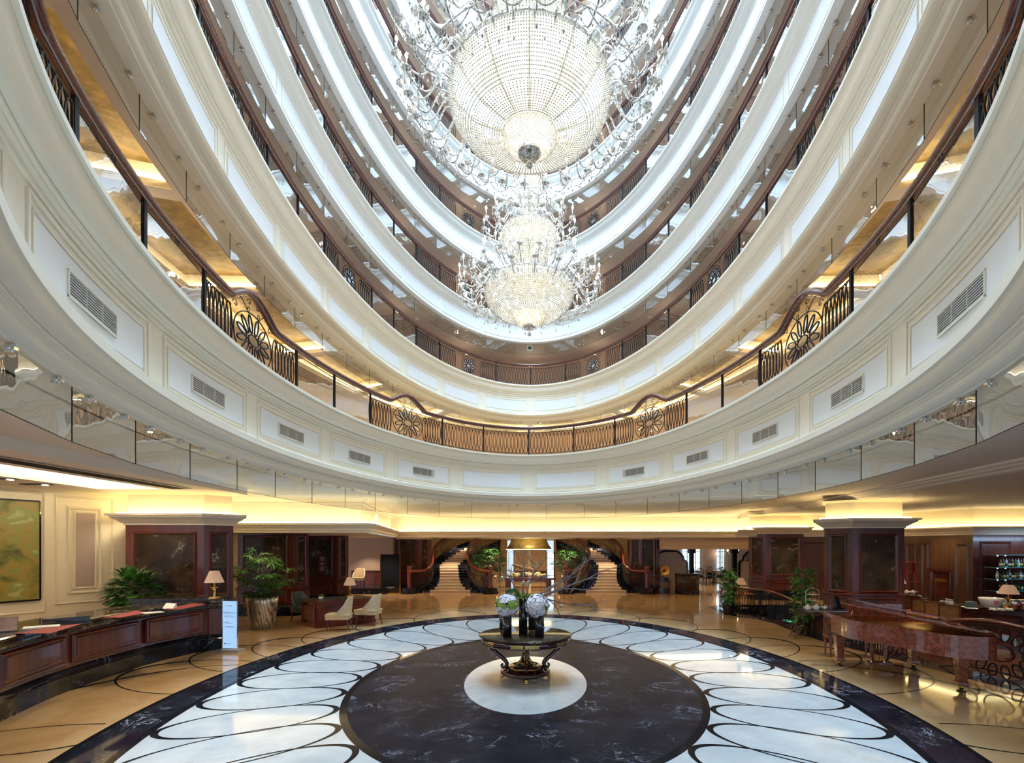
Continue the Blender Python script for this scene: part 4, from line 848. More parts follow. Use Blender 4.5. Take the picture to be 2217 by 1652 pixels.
# ---- concierge desk group
u = Vector((.72, .69)); v = Vector((-.69, .72)); A0 = Vector((-6.05, 14.38)); ang = atan2(u.y, u.x)
dk = empty('concierge_desk', (A0.x, A0.y, 0), ang); tag(dk, 'red mahogany concierge desk with a dark leather top, behind two cream chairs', 'desk')
mb = MB(); mb.box(-.04, 1.84, -.04, 1.14, .72, .76); mb.box(-.02, 1.82, -.02, 1.12, .69, .72); mb.build('desktop', M['wood'], dk)
mb = MB(); mb.box(.15, 1.65, .1, 1.0, .76, .764); mb.build('leather_inlay', mat('dark_green_leather', (.03, .045, .035), .35, var=.1), dk)
mb = MB(); mb.box(0, 1.8, 0, .05, .10, .69); mb.box(0, .05, 0, 1.1, .10, .69); mb.box(1.75, 1.8, 0, 1.1, .1, .69); mb.box(0, .5, .6, 1.1, .1, .69); mb.box(-.02, 1.82, -.02, 1.12, 0, .10)
raised(mb, (.0, 0), (1.8, 0), .1, .1, .18, .62, .0, .03, 0, 0); raised(mb, (0, 1.1), (0, 0), .1, .1, .18, .62, .0, .03, 0, 0); mb.build('cabinet', mat('cherry_wood', (.14, .022, .016), .25, coat=.4, var=.25, vscale=3), dk)
def on_desk(a, b, z=.765): q = A0+u*a+v*b; return (q.x, q.y, z)
table_lamp('table_lamp', on_desk(1.35, .75), .60, 'brass table lamp with pleated shade on the concierge desk')
sp2 = empty('succulent_pot', on_desk(.33, .45)); tag(sp2, 'small green succulent in a white pot on the concierge desk', 'plant'); mb = MB(); mb.lathe([(.06, 0), (.075, .09), (.065, .09), (0, .08)], 16); mb.build('pot', M['whitegloss'], sp2)
mb = MB()
for i in range(26): a = i*2.4; leaf(mb, (0, 0, .09), (cos(a), sin(a), .4+.6*(i/26)), (0, 0, 1), .11, .02)
mb.build('foliage', M['leafl'], sp2)
def armchair(loc, rz, label, fabric, name='upholstered_chair'):
    """front of the seat faces local -X"""
    o = empty(name, loc, rz); tag(o, label, 'chair', 'upholstered chairs at the concierge desk'); wv = mat if 0 else None
    mb = MB(); sec = [(-.34, -.27), (-.36, 0), (-.34, .27), (.1, .29), (.27, .24), (.27, -.24), (.1, -.29)]
    mb.prism(sec, .33, .42); mb.prism(offs(sec, .01 if offs(sec, .01, True)[0][0] < sec[0][0] else -.01, True), .42, .47); mb.build('seat', fabric, o)
    mb = MB(); n = 18; rows = []
    for k in range(n+1):
        a = -pi*.62+2*pi*.62*k/n; x = .27*cos(a)*1.05-.0; y = .31*sin(a)
        e = (abs(a)/(pi*.62)); zt = .92-.44*max(0, (e-.38)/.62)**.75; tilt = .10*(zt-.4)
        rows.append([(x, y, .36), (x+tilt, y*(1+.05*(zt-.4)), zt), ((x*.80)+tilt*.9, y*.86, zt-.005), (x*.80, y*.86, .42)])
    for k in range(n):
        for j in range(3): mb.add([rows[k][j], rows[k+1][j], rows[k+1][j+1], rows[k][j+1]], [(0, 1, 2, 3)], 0, j != 1)
    for r_ in (rows[0], rows[-1]): mb.add(r_, [(0, 1, 2, 3)])
    mb.build('backrest', fabric, o)
    for sx in (-.29, .22):
        for sy in (-.21, .21): mb = MB(); mb.tube([(sx, sy, .34), (sx+(.0 if sx < 0 else .02), sy, .17), (sx+(-.02 if sx < 0 else .08), sy, 0)], .02, 4, rs=[.028, .022, .014]); mb.build('leg', M['wood'], o)
    return o
x, y, _ = G(737, 1365); armchair((x, y, 0), R(8), 'cream upholstered chair nearest the camera at the concierge desk', M['fabric'])
x, y, _ = G(800, 1353); armchair((x, y, 0), R(-14), 'cream upholstered chair at the far right end of the concierge desk', M['fabric'])
x, y = -6.95+.25, 15.75; armchair((-6.95, 15.35+.25, 0), R(150), 'dark green leather chair on the inner side of the concierge desk', mat('green_leather', (.06, .085, .075), .3, var=.1))
# oval menu sign on the third column
os_ = empty('oval_wall_sign', (-8.33, 20.47, 0)); tag(os_, 'upright maroon sign with silver rim on the dark marble column', 'sign'); zc = CH+(HY-1221)*20.5/F
def cap_shape(w, h, n=10): 
    r = w; return [(r*cos(a), h-r*.55+r*.55*sin(a)) for a in [pi*i/n for i in range(n+1)]]+[(-r*cos(a), -(h-r*.55)-r*.55*sin(a)) for a in [pi*i/n for i in range(n+1)]]
for nm, w_, h_, yy, mm in (('rim', .17, .40, -.02, M['chrome']), ('plate', .15, .38, -.03, mat('maroon_plate', (.10, .015, .02), .4, var=.05))):
    mb = MB(); s_ = cap_shape(w_, h_); mb.add([(x, yy, zc+z) for x, z in s_]+[(x, 0, zc+z) for x, z in s_], [tuple(range(len(s_)))]+[(i, (i+1) % len(s_), len(s_)+(i+1) % len(s_), len(s_)+i) for i in range(len(s_))]); mb.build(nm, mm, os_)
mb = MB()
for k, w_ in enumerate((.03, .09, .09, .07, 0, .05, .08, .05, 0, .09, .07, .08, .06)):
    if w_: mb.box(-w_, w_, -.034, -.031, zc+.28-k*.045, zc+.292-k*.045)
mb.build('lettering', M['paper'], os_)
# totem display
tt = empty('display_totem', (-6.8, 24.9, 0), R(0)); tag(tt, 'freestanding black digital display totem with gold edges left of the staircase', 'display'); zt_ = 1.93
mb = MB(); mb.box(-.52, .52, -.10, .10, 0, .04); mb.box(-.50, -.45, -.05, .05, .04, zt_); mb.box(.45, .50, -.05, .05, .04, zt_); mb.build('frame', M['brass'], tt)
mb = MB(); mb.box(-.45, .45, -.04, .04, .04, zt_); mb.build('body', M['black'], tt); mb = MB(); mb.box(-.38, .38, -.045, -.041, .62, zt_-.1); mb.build('screen', mat('screen_black', (.01, .014, .02), .04, coat=1), tt)
text('lettering', 'REGENCY', .07, facing((0, -.046, .30)), M['paper'], tt) if 0 else None
mb = MB(); mb.box(-.22, .22, -.043, -.041, .30, .325); mb.box(-.12, .12, -.043, -.041, .25, .262); mb.lathe([(0, 0), (.02, 0)], 6, (0, -.043, .38)); mb.build('lettering', M['grille'], tt)
def exit_sign(loc, label):
    o = empty('exit_sign', loc); tag(o, label, 'sign', 'green emergency exit signs'); mb = MB(); mb.box(-.17, .17, 0, .03, 0, .14); mb.build('housing', M['paint'], o)
    mb = MB(); mb.box(-.15, .15, -.004, 0, .015, .125); mb.build('lit_face', glow('exit_green_face', (.02, .35, .2), .7), o); mb = MB(); mb.box(.04, .13, -.008, -.004, .065, .078); mb.add([(.04, -.008, .05), (.04, -.008, .095), (.01, -.008, .072)], [(0, 1, 2)])
    mb.tube([(-.03, -.008, .1), (-.05, -.008, .07), (-.09, -.008, .03)], .008, 4); mb.tube([(-.05, -.008, .075), (-.02, -.008, .05), (-.04, -.008, .025)], .008, 4); mb.sphere((-.02, -.008, .112), .012, 8); mb.build('running_figure', glow('exit_green', (.1, 1, .6), 2.5), o)
exit_sign((-7.9, 27.4, .58), 'green exit sign low on the wall left of the display totem')
# corridor furniture left
mb = MB(); mb.prism([(-9.4, 24.6), (-6.9, 24.6), (-6.9, 27.4), (-9.4, 27.4)], 0, .28); struct(mb, 'trim_13', M['nero'])
armchair((-8.6, 25.6, .28), R(90), 'patterned pale armchair in the corridor beyond the menu sign column', M['fabric'], 'tub_chair')
mb = MB(); sweep(mb, [(-9.6, 27.42), (-7.4, 27.42)], [(.02, 0), (.02, .95), (.06, .97), (.06, 1.0), (0, 1.02)]); struct(mb, 'baseboard_back', MW)
#==STAGE4==
# ---- twin staircases
def stair(sg, label):
    T = empty('curved_staircase'); tag(T, label, 'staircase', 'twin curved staircases'); X = lambda x: sg*x+(-.06)
    cs = []
    for k in range(19):
        Y = 25.2+.3*k
        if k <= 9: c = 3.87+.055*k
        else: c = 4.37-.085*(k-9)*(1+.12*(k-9))
        w = [1.0, .76, .64, .56, .52][k] if k < 5 else .5
        cs.append((c, Y, .13*(k+1), w))
    bl = MB(); cr_ = MB()
    for k, (c, Y, z, w) in enumerate(cs):
        d = w+(.42 if k > 1 else .36); hw = max(d, .92)
        bl.box(min(X(c-hw), X(c+hw)), max(X(c-hw), X(c+hw)), Y, Y+.62, z-.13, z-.012)
        bl.box(min(X(c-hw), X(c+hw)), max(X(c-hw), X(c+hw)), Y-.02, Y+.32, z-.03, z)
        cr_.box(min(X(c-w), X(c+w)), max(X(c-w), X(c+w)), Y-.025, Y+.3, z-.13, z+.004); cr_.box(min(X(c-w), X(c+w)), max(X(c-w), X(c+w)), Y-.04, Y+.3, z-.02, z+.006)
    bl.build('dark_steps', M['nero'], T); cr_.build('cream_runner', mat('cream_stone', (.62, .47, .32), .35, var=.06), T)
    for side, rp in ((1, [(5.84, 25.0, 1.10), (5.55, 25.1, 1.10), (5.15, 25.5, 1.15), (5.0, 26.4, 1.45), (5.15, 27.6, 1.98), (5.1, 28.4, 2.40), (4.55, 29.6, 2.95), (3.6, 30.8, 3.4)]),
                     (-1, [(1.86, 25.0, 1.10), (2.15, 25.1, 1.10), (2.65, 25.5, 1.2), (3.05, 26.4, 1.5), (3.3, 27.4, 1.95), (3.2, 28.3, 2.35), (2.85, 29.3, 2.8), (2.3, 30.4, 3.2), (1.7, 31.0, 3.5)])):
        c = bez([(X(x), y, z) for x, y, z in rp], 8)
        if sg < 0: pass
        hb = MB(); hb.tube(c, .078, 6); h = hb.build('handrail', M['redrail'], T)
        st_ = MB()
        for i in range(len(c)-1):
            a, b = c[i], c[i+1]; za, zb = a.z-.93, b.z-.93; ex = .32+(.35*max(0, min(1, (a.y-28.3))) if side < 0 else 0); la, lb = max(0, za-ex), max(0, zb-ex)
            st_.quad((a.x, a.y, la), (b.x, b.y, lb), (b.x, b.y, zb+.12), (a.x, a.y, za+.12)); st_.tube([(a.x, a.y, za+.12), (b.x, b.y, zb+.12)], .05, 4)
        st_.build('stringer', M['nero'], T)
        bal = MB()
        for i in range(0, len(c)-1):
            a = (c[i]+c[i+1])/2; d = (c[i+1]-c[i]); d.z = 0
            if d.length < .01: continue
            L = d.length; d.normalize(); nn = max(1, round(L/.11))
            for q in range(nn):
                p = c[i]+(c[i+1]-c[i])*((q+.5)/nn); bal.tube(oval(Vector((p.x, p.y, p.z-.44)), d, Vector((0, 0, 1)), .09, .33, 0, 10), .009, 4, closed=True)
        bal.tube([(p.x, p.y, p.z-.10) for p in c], .012, 4); bal.tube([(p.x, p.y, p.z-.78) for p in c], .012, 4); bal.build('balustrade', M['brass'] if 0 else M['iron'], T)
        nx, ny = X(rp[0][0]), rp[0][1]
        mb = MB(); mb.lathe([(.13, .28), (.10, .32)]+[(.10+(.012 if i % 2 else -.008), .34+i*.035) for i in range(20)]+[(.12, 1.05), (.14, 1.08), (.14, 1.12), (.07, 1.14), (.12, 1.20), (.14, 1.28), (.10, 1.36), (0, 1.39)], 16, (nx, ny, 0)); mb.build('newel_post', M['redrail'], T)
        mb = MB(); mb.lathe([(.42, 0), (.42, .10), (.36, .12), (.36, .26), (.30, .28), (0, .28)], 28, (nx, ny, 0), sy=.8); mb.build('newel_plinth', M['nero'], T)
    return T
stair(-1, 'left curved staircase with cream runner and red handrails'); stair(1, 'right curved staircase with cream runner and red handrails')
# gold drum under the landing
gd = empty('gold_ceiling_drum', (0, 29.5, 0)); tag(gd, 'flared gold ceiling drum with glowing lower edge between the staircases', 'ceiling light')
mb = MB(); mb.lathe([(1.02, 2.9), (1.04, 2.7), (1.12, 2.45), (1.32, 2.16)], 40, (-.02, 0, 0), sy=.5); mb.build('drum', mat('bright_gold', (.50, .37, .12), .4, .6, var=.2), gd)
mb = MB(); mb.lathe([(1.32, 2.16), (1.34, 2.13), (1.28, 2.12)], 40, (-.02, 0, 0), sy=.5); mb.build('glow_ring', glow('drum_glow', (1, .82, .35), 7), gd)
point('rock_fill_light', (0, 28.0, 2.0), 55, (1, .82, .45), .1)  # unseen point light added in front of the drum to brighten the rocks
# console with rocks and driftwood
rc_ = empty('rock_console', (-.05, 29.0, 0)); tag(rc_, 'low dark console carrying pale rocks at the back between the staircases', 'console')
mb = MB(); mb.box(-1.55, 1.55, -.4, .4, .42, .52); mb.box(-1.3, -1.0, -.3, .3, 0, .42); mb.box(1.0, 1.3, -.3, .3, 0, .42); mb.build('table', M['wood'], rc_)
for i, (x, s_, zz) in enumerate(((-.78, .36, 0), (-.15, .30, .01), (.25, .26, .02), (.72, .30, 0))):
    mb = MB()
    for q in range(6): mb.sphere((rnd.uniform(-.22, .22), rnd.uniform(-.1, .1), .12+rnd.uniform(-.03, .10)), rnd.uniform(.10, .17), 8, 0, .75)
    tag(mb.build('pale_rock', mat('pale_rock', (.85, .80, .62), .7, var=.12, vscale=12, bump=.8, bscale=14), loc=(x-.05, 29.0, .54)), ('pale rough rock at the left end of the low console', 'pale rough rock second from left on the low console', 'pale rough rock second from right on the low console', 'pale rough rock at the right end of the low console')[i], 'rock', 'rocks on the low console')
mb = MB(); mb.tube(bez([(-.9, 29.1, .85), (-.75, 29.1, 1.18), (-.4, 29.1, 1.08), (0, 29.1, 1.0), (.35, 29.1, .85), (.5, 29.1, .72)], 5), .1, 8, rs=[.03]*5+[.09]*10+[.11]*5+[.05]*6); mb.tube(bez([(-.6, 29.1, 1.1), (-.85, 29.15, 1.28), (-.95, 29.1, 1.2)], 4), .05, 6)
tag(mb.build('driftwood_sculpture', mat('driftwood', (.20, .12, .08), .7, var=.4, vscale=9)), 'twisted brown driftwood sculpture rising above the pale rocks', 'sculpture')
for sx, lb in ((-1, 'dense green palm in a pale planter left of the centre, behind the stair newel'), (1, 'dense green palm in a pale planter right of the centre, behind the stair newel')):
    o = empty('potted_palm', (sx*2.12-.02, 26.7, 0)); tag(o, lb, 'plant', 'palms between the staircases'); planter(o, .42, .80); fan_palm(o, 1.62, .85, 120, leafm='leafd')
# ---- flower table
ft = empty('round_pedestal_table', (-.07, 9.0, 0)); tag(ft, 'round dark marble topped pedestal table with gilt mounts in the middle of the floor', 'table')
mb = MB(); mb.lathe([(0, .79), (.80, .79), (.82, .78), (.82, .765), (.80, .75), (0, .75)], 64); mb.build('tabletop', M['emp'], ft)
DM = M['dkm'] = wood('polished_dark_mahogany', (.03, .006, .005), (.075, .015, .010), .12, 2, .8)
mb = MB(); mb.lathe([(.76, .75), (.77, .72), (.775, .655), (.76, .635), (0, .635)], 64); mb.build('apron', DM, ft)
for k in range(6):
    mb = MB(); a0 = -pi/2+k*pi/3
    for q in range(-7, 8):
        a = a0+q*.038; c = Vector((.782*cos(a), .782*sin(a), .69)); t = Vector((-sin(a), cos(a), 0)); s_ = 1 if q >= 0 else -1
        for up in (-1, 1): leaf(mb, c, t*s_*1.0+Vector((0, 0, up*.9)), (cos(a), sin(a), 0), .045, .011)
    mb.build('gilt_mount', M['brass'], ft)
mb = MB(); mb.lathe([(.0, .20), (.30, .20), (.34, .19), (.36, .17), (.42, .16), (.44, .13), (.44, .10), (.41, .08), (0, .08)], 48); mb.build('base_plate', DM, ft)
mb = MB(); mb.lathe([(.33, .20), (.34, .215), (.30, .23), (0, .235)], 6); mb.tube([(.335*cos(pi/3*i), .335*sin(pi/3*i), .21) for i in range(6)], .012, 5, closed=True, m=1); mb.build('hexagonal_step', [DM, M['brass']], ft)
mb = MB(); mb.lathe([(.16, .23), (.10, .30), (.06, .38), (.045, .44), (.05, .46), (.045, .48), (.05, .62), (.07, .64)], 18); mb.build('pedestal', DM, ft)
mb = MB(); mb.lathe([(.052, .46), (.058, .47), (.05, .50), (.062, .60), (.07, .64)], 14)
for k in range(6): a = pi/6+k*pi/3; mb.tube(bez([(.24*cos(a), .24*sin(a), .235), (.13*cos(a), .13*sin(a), .28), (.07*cos(a), .07*sin(a), .37)], 4), .014, 5)
mb.build('gilt_pedestal_mount', M['brass'], ft)
for k in range(4):
    a = -pi/2+pi/4*0+k*pi/2+R(3); 
    path = [(.62, .63), (.60, .56), (.54, .48), (.45, .40), (.37, .33), (.33, .27), (.34, .22), (.40, .20), (.42, .24), (.39, .26)]
    mb = MB(); mb.tube(bez([(r*cos(a), r*sin(a), z) for r, z in path], 4), .03, 6, rs=[.03+.012*sin(i*.12) for i in range(37)]); mb.build('scroll_leg', DM, ft)
    mb = MB(); mb.tube(bez([((r+.03)*cos(a), (r+.03)*sin(a), z) for r, z in path[:5]], 4), .012, 5); 
    for q in range(8): r, z = path[q//2]; leaf(mb, ((r+.035)*cos(a), (r+.035)*sin(a), z-.03*(q % 2)), (cos(a), sin(a), -.8), (0, 0, 1), .06, .02)
    mb.build('gilt_leg_mount', M['brass'], ft)
    mb = MB()
    for q in (-1, 0, 1): mb.sphere(((.43)*cos(a)-q*.022*sin(a), .43*sin(a)+q*.022*cos(a), .022), .022, 8)
    mb.lathe([(.03, .02), (.04, .05), (.03, .08)], 10, (.41*cos(a), .41*sin(a), 0)); mb.build('paw_foot', M['brass'], ft)
vases = [('front left', 1098, 8.72, .078, .345), ('back left', 1090, 9.42, .075, .345), ('tall centre', 1133, 8.98, .080, .62), ('front right', 1168, 8.70, .080, .36), ('back right', 1152, 9.40, .075, .50)]
vl = {'front left': 'dark glass cylinder vase holding the left white flower ball', 'back left': 'dark glass cylinder vase standing behind the left flower ball vase', 'tall centre': 'tallest dark glass cylinder vase, holding green orchids and bare branches', 'front right': 'dark glass cylinder vase holding the right white flower ball', 'back right': 'dark glass cylinder vase standing behind the right flower ball vase'}
VG = mat('dark_glass', (.010, .010, .018), .04, coat=1, var=.1)
for n_, px, Y, r, h in vases:
    mb = MB(); mb.lathe([(r, 0), (r, h), (r-.006, h), (r-.006, h-.03), (0, h-.03)], 28); tag(mb.build('cylinder_vase', VG, loc=((px-PX)/F*Y, Y, .792)), vl[n_], 'vase', 'dark vases on the round table')
def blooms(name, c, r, label, green):
    o = empty(name, c); tag(o, label, 'flowers', 'flower arrangements on the round table'); w = MB(); g = MB()
    for i in range(420):
        d = rdir(-1, 1); isg = green(d)
        p = d*r*rnd.uniform(.80, 1.10); mb = g if isg else w
        s = d.cross(Vector((.3, .2, 1))).normalized(); t = d.cross(s)
        for q in range(5): a = q*2*pi/5+i; dd = s*cos(a)+t*sin(a)+d*.35; leaf(mb, p, dd, d, .042, .019, 0)
        w.sphere(p+d*.010, .0065, 6, 1) if (i % 2 and not isg) else None
    k = MB(); k.sphere((0, 0, 0), r*.78, 16); k.build('core', M['leafd'], o)
    w.build('white_blossoms', [M['petal'], M['magenta']], o)
    if g.v: g.build('green_blossoms', M['moss'], o)
blooms('flower_ball', Vector(P(1098, 1311, 8.72)), .185, 'left ball of white blossoms wrapped with a green band', lambda d: -.12 < d.z < .45 and d.y < .2)
blooms('flower_ball', Vector(P(1163, 1312, 8.70)), .185, 'right ball of white blossoms with magenta centres', lambda d: d.x > .65 and d.z < .1)
def cluster(c, r, n, label):
    o = MB()
    for i in range(n):
        d = rdir(-.3, 1); p = Vector((d.x*r, d.y*r*.7, d.z*r*.5))
        for q in range(5): leaf(o, p, rdir(-.3, 1), (0, 0, 1), .055, .02)
    tag(o.build('green_orchids', M['moss'], loc=c), label, 'flowers')
cluster(P(1131, 1296, 8.98), .16, 46, 'cluster of green orchids at the mouth of the tallest vase'); cluster(P(1158, 1296, 9.35), .13, 30, 'cluster of green orchids right of the tallest vase')
# branches
br = MB(); V0 = Vector((-.10, 8.98, 1.36))
def limb(p, d, L, r, depth):
    pts = [p]; q = Vector(p); dd = Vector(d).normalized(); n = 6
    for i in range(n): dd = (dd+Vector((rnd.uniform(-.28, .28), rnd.uniform(-.28, .28), rnd.uniform(-.22, .22)))).normalized(); q = q+dd*L/n; pts.append(q.copy())
    br.tube(pts, r, 5, rs=[r*(1-.65*i/n) for i in range(n+1)])
    if depth:
        for i in (2, 3, 4, 5): 
            s = Vector((rnd.uniform(-1, 1), rnd.uniform(-.7, .7), rnd.uniform(-.3, .8))); limb(pts[i], dd*.7+s*.75, L*rnd.uniform(.35, .55), r*(1-.6*i/n)*.75, depth-1)
for d, L, r in (((1.0, .1, .42), 1.45, .026), ((.75, -.2, .75), 1.2, .021), ((1.0, .1, .15), 1.3, .018), ((-.35, .1, 1.0), .95, .021), ((-.8, 0, .6), .75, .016), ((.15, .2, 1.0), 1.0, .021)): limb(V0, d, L, r, 2)
tag(br.build('bare_branches', M['bark']), 'bare grey branches spreading from the tallest vase over the table', 'branches')
gr = MB()
for i in range(42): a = rnd.uniform(pi*.75, pi*1.25); L = rnd.uniform(.35, .6); gr.tube(bez([V0+Vector((0, 0, 0)), V0+Vector((cos(a)*L*.45, sin(a)*L*.3, .22)), V0+Vector((cos(a)*L*.8, sin(a)*L*.5, -.02-rnd.uniform(0, .15)))], 4), .0035, 3)
tag(gr.build('grass_blades', M['leafd'], kind if 0 else None), 'spray of thin green grass blades drooping left of the tallest vase', 'grass')
bpy.data.objects['grass_blades']['kind'] = 'stuff'
for i, (px, py, lb) in enumerate(((1087, 1252, 'hanging glass bauble farthest left above the flowers'), (1133, 1263, 'hanging glass bauble left of the pair above the tallest vase'), (1143, 1263, 'hanging glass bauble right of the pair above the tallest vase'), (1195, 1219, 'highest hanging glass bauble, among the branches on the right'), (1176, 1289, 'hanging glass bauble just above the right flower ball'), (1215, 1312, 'hanging glass bauble farthest right over the floor'))):
    c = Vector(P(px, py, 8.95)); o = empty('glass_bauble', tuple(c)); tag(o, lb, 'bauble', 'glass baubles hanging from the branches')
    mb = MB(); mb.sphere((0, 0, 0), .042, 14); mb.build('glass_ball', M['clear'], o); mb = MB(); mb.tube([(0, 0, .04), (0, 0, (.2, .35, .35, .15, .35, .55)[i])], .0015, 3); mb.build('thread', M['grille'], o)
    mb = MB()
    for q in range(10): leaf(mb, (0, 0, -.02), rdir(-.1, 1), (0, 0, 1), .035, .012)
    mb.build('green_filling', M['moss'], o)
#==STAGE5==
# ================================================================== right-hand side: piano, bar, restaurant
# ---- grand piano: local u (0 treble .. 1.44 bass) along X, v towards the tail along -Y
m_, nt_, b_ = nodes('burl_lacquer'); tc_ = nt_.nodes.new('ShaderNodeTexCoord'); n_ = nt_.nodes.new('ShaderNodeTexNoise'); n_.inputs['Scale'].default_value = 7; n_.inputs['Detail'].default_value = 9; n_.inputs['Distortion'].default_value = 2.5; n_.inputs['Roughness'].default_value = .7
r_ = nt_.nodes.new('ShaderNodeValToRGB'); r_.color_ramp.elements[0].position = .35; r_.color_ramp.elements[1].position = .68; r_.color_ramp.elements[0].color = (.10, .020, .010, 1); r_.color_ramp.elements[1].color = (.42, .11, .055, 1)
nt_.links.new(tc_.outputs['Object'], n_.inputs['Vector']); nt_.links.new(n_.outputs[0], r_.inputs[0]); nt_.links.new(r_.outputs[0], b_.inputs['Base Color']); b_.inputs['Roughness'].default_value = .18; b_.inputs['Coat Weight'].default_value = 1; b_.inputs['Coat Roughness'].default_value = .02; BU = m_
PR = atan2(-.172, .985); pn = empty('grand_piano', (6.02, 9.94, 0), PR); tag(pn, 'glossy burl wood grand piano with a half raised lid on the right of the floor', 'piano')
def pv(u, v): return (u, -v)
outl = [(-.10, -.42), (-.10, .35)]+[(q.x, q.y) for q in bez([(-.10, .45, 0), (-.08, .75, 0), (.05, 1.10, 0), (.28, 1.38, 0), (.46, 1.66, 0), (.55, 1.95, 0), (.72, 2.20, 0), (1.0, 2.32, 0), (1.28, 2.24, 0), (1.44, 2.02, 0)], 4)]+[(1.45, 1.8), (1.45, -.42)]
rim = [pv(*p) for p in outl]
Z0, Z1 = .66, 1.0
inner = offs(rim, -.045, True) 
if abs(inner[0][0]) > .10+.02: inner = offs(rim, .045, True)
mb = MB(); n = len(rim)
for i in range(n):
    j = (i+1) % n
    if i == n-1: continue
    mb.quad((*rim[i], Z0), (*rim[j], Z0), (*rim[j], Z1), (*rim[i], Z1), 0, 2 < i < n-5); mb.quad((*rim[i], Z1), (*rim[j], Z1), (*inner[j], Z1), (*inner[i], Z1)); mb.quad((*inner[i], Z1), (*inner[j], Z1), (*inner[j], Z0+.1), (*inner[i], Z0+.1))
mb.add([(*p, Z0) for p in rim], [tuple(range(n))]); mb.build('rim', BU, pn)
mb = MB(); mb.add([(*p, .86) for p in inner], [tuple(range(n))]); mb.build('soundboard', mat('soundboard', (.30, .17, .05), .3, coat=.4, var=.2), pn)
mb = MB(); pl = [q for q in inner]; cx_, cy_ = .75, -1.0; mb.add([(cx_+(x-cx_)*.93, cy_+(y-cy_)*.9+.02, .90) for x, y in pl], [tuple(range(n))])
for k in range(26): u_ = .06+k*.052; mb.tube([(u_, -.32, .93), (u_+.02, -(.75+1.35*min(1, (k+2)/20)), .93)], .003, 3)
mb.build('string_frame', M['brass'], pn)
mb = MB(); mb.box(-.10, 0, .02, .42, .66, .93); mb.box(1.35, 1.45, .02, .42, .66, .93); mb.box(-.10, 1.45, .02, .42, .62, .70); mb.box(0, 1.35, .02, .10, .7, .98)
mb.add([(-.10, .42, .62), (-.10, .42, .82), (-.10, .34, .93), (-.10, .02, .93), (-.10, .02, .62)], [(0, 1, 2, 3, 4)]); mb.build('key_bed', BU, pn)
mb = MB(); mb.box(.0, 1.35, .12, .28, .70, .735); mb.build('white_keys', M['whitegloss'], pn)
mb = MB()
for k in range(36):
    if k % 7 not in (2, 6): mb.box(.03+k*.0365, .045+k*.0365, .12, .215, .735, .75)
mb.build('black_keys', M['black'], pn)
mb = MB(); mb.box(.2, 1.15, .0, .02, 1.0, 1.22); mb.build('music_desk', BU, pn)
def lid(pts, name, ang, hinge=1.45, zt=1.005):
    mb = MB(); V = []
    for dz in (0, .022):
        for u_, v_ in pts:
            d = hinge-u_; V.append((hinge-d*cos(ang)-dz*sin(ang)*0, -v_, zt+d*sin(ang)+dz))
    k = len(pts); mb.add(V, [tuple(range(k-1, -1, -1)), tuple(range(k, 2*k))]+[(i, (i+1) % k, k+(i+1) % k, k+i) for i in range(k)]); mb.build(name, BU, pn)
lid([(1.46, .36)]+[(-.11, .36)]+[(u_-.01, v_+.01) for u_, v_ in outl[2:-1]]+[(1.46, 1.8)], 'lid', R(9.5))
mb = MB(); 
for dz in (0,): mb.box(.30, 1.46, -.80, -.36, 1.20, 1.222)
Lf = [(1.46, .36), (.02, .36), (.02, .78), (1.46, .78)]; lid(Lf, 'front_lid_flap', R(11.5), zt=1.05)
mb = MB(); mb.tube([(.02, -.52, .98), (.10, -.50, 1.235)], .010, 6); mb.build('lid_prop', M['brass'], pn)
def pleg(u_, v_):
    mb = MB(); z = [(.085, .66), (.10, .60), (.085, .58), (.055, .18), (.075, .16), (.075, .11), (.05, .09)]
    for (a, za), (b, zb) in zip(z[:-1], z[1:]):
        A = [(u_+sx*a, -v_+sy*a, za) for sx, sy in ((-1, -1), (1, -1), (1, 1), (-1, 1))]; B = [(u_+sx*b, -v_+sy*b, zb) for sx, sy in ((-1, -1), (1, -1), (1, 1), (-1, 1))]
        mb.add(A+B, [(i, (i+1) % 4, 4+(i+1) % 4, 4+i) for i in range(4)])
    o = mb.build('leg', BU, pn); mb = MB(); mb.lathe([(.025, .02), (.03, .05), (.045, .06), (.045, .10)], 10, (u_, -v_, 0)); mb.sphere((u_, -v_+.01, .028), .027, 10); mb.build('brass_caster', M['brass'], o)
    mb = MB(); mb.lathe([(.07, 0), (.06, .015), (0, .015)], 14, (u_, -v_, 0)); mb.build('caster_cup', M['black'], o)
pleg(.04, 0); pleg(1.34, 0); pleg(1.22, 1.58)
mb = MB(); mb.box(.55, .60, -.14, -.09, .10, .66); mb.box(.78, .83, -.14, -.09, .10, .66); mb.box(.48, .90, -.18, -.04, .07, .13); mb.tube([(.6, -.12, .12), (.35, -.35, .62)], .012, 5); mb.tube([(.8, -.12, .12), (1.0, -.40, .62)], .014, 5)
mb.build('pedal_lyre', BU, pn); mb = MB()
for k in range(3): mb.tube([(.64+k*.05, -.12, .1), (.64+k*.05, -.12, .66)], .006, 5); mb.box(.63+k*.05, .65+k*.05, -.04, .06, .07, .08)
mb.build('pedal', M['brass'], pn)
bn = empty('piano_bench', (6.75, 10.75, 0), PR); tag(bn, 'black cushioned piano bench with wooden legs behind the keyboard', 'bench')
mb = MB(); mb.box(-.45, .45, -.18, .18, .46, .53); mb.build('cushion', M['black'], bn); mb = MB(); mb.box(-.44, .44, -.17, .17, .40, .46); mb.build('frame', BU, bn)
for sx in (-.4, .4):
    for sy in (-.14, .14): mb = MB(); mb.tube([(sx, sy, .4), (sx, sy, 0)], .02, 4, rs=[.03, .018]); mb.build('leg', BU, bn)
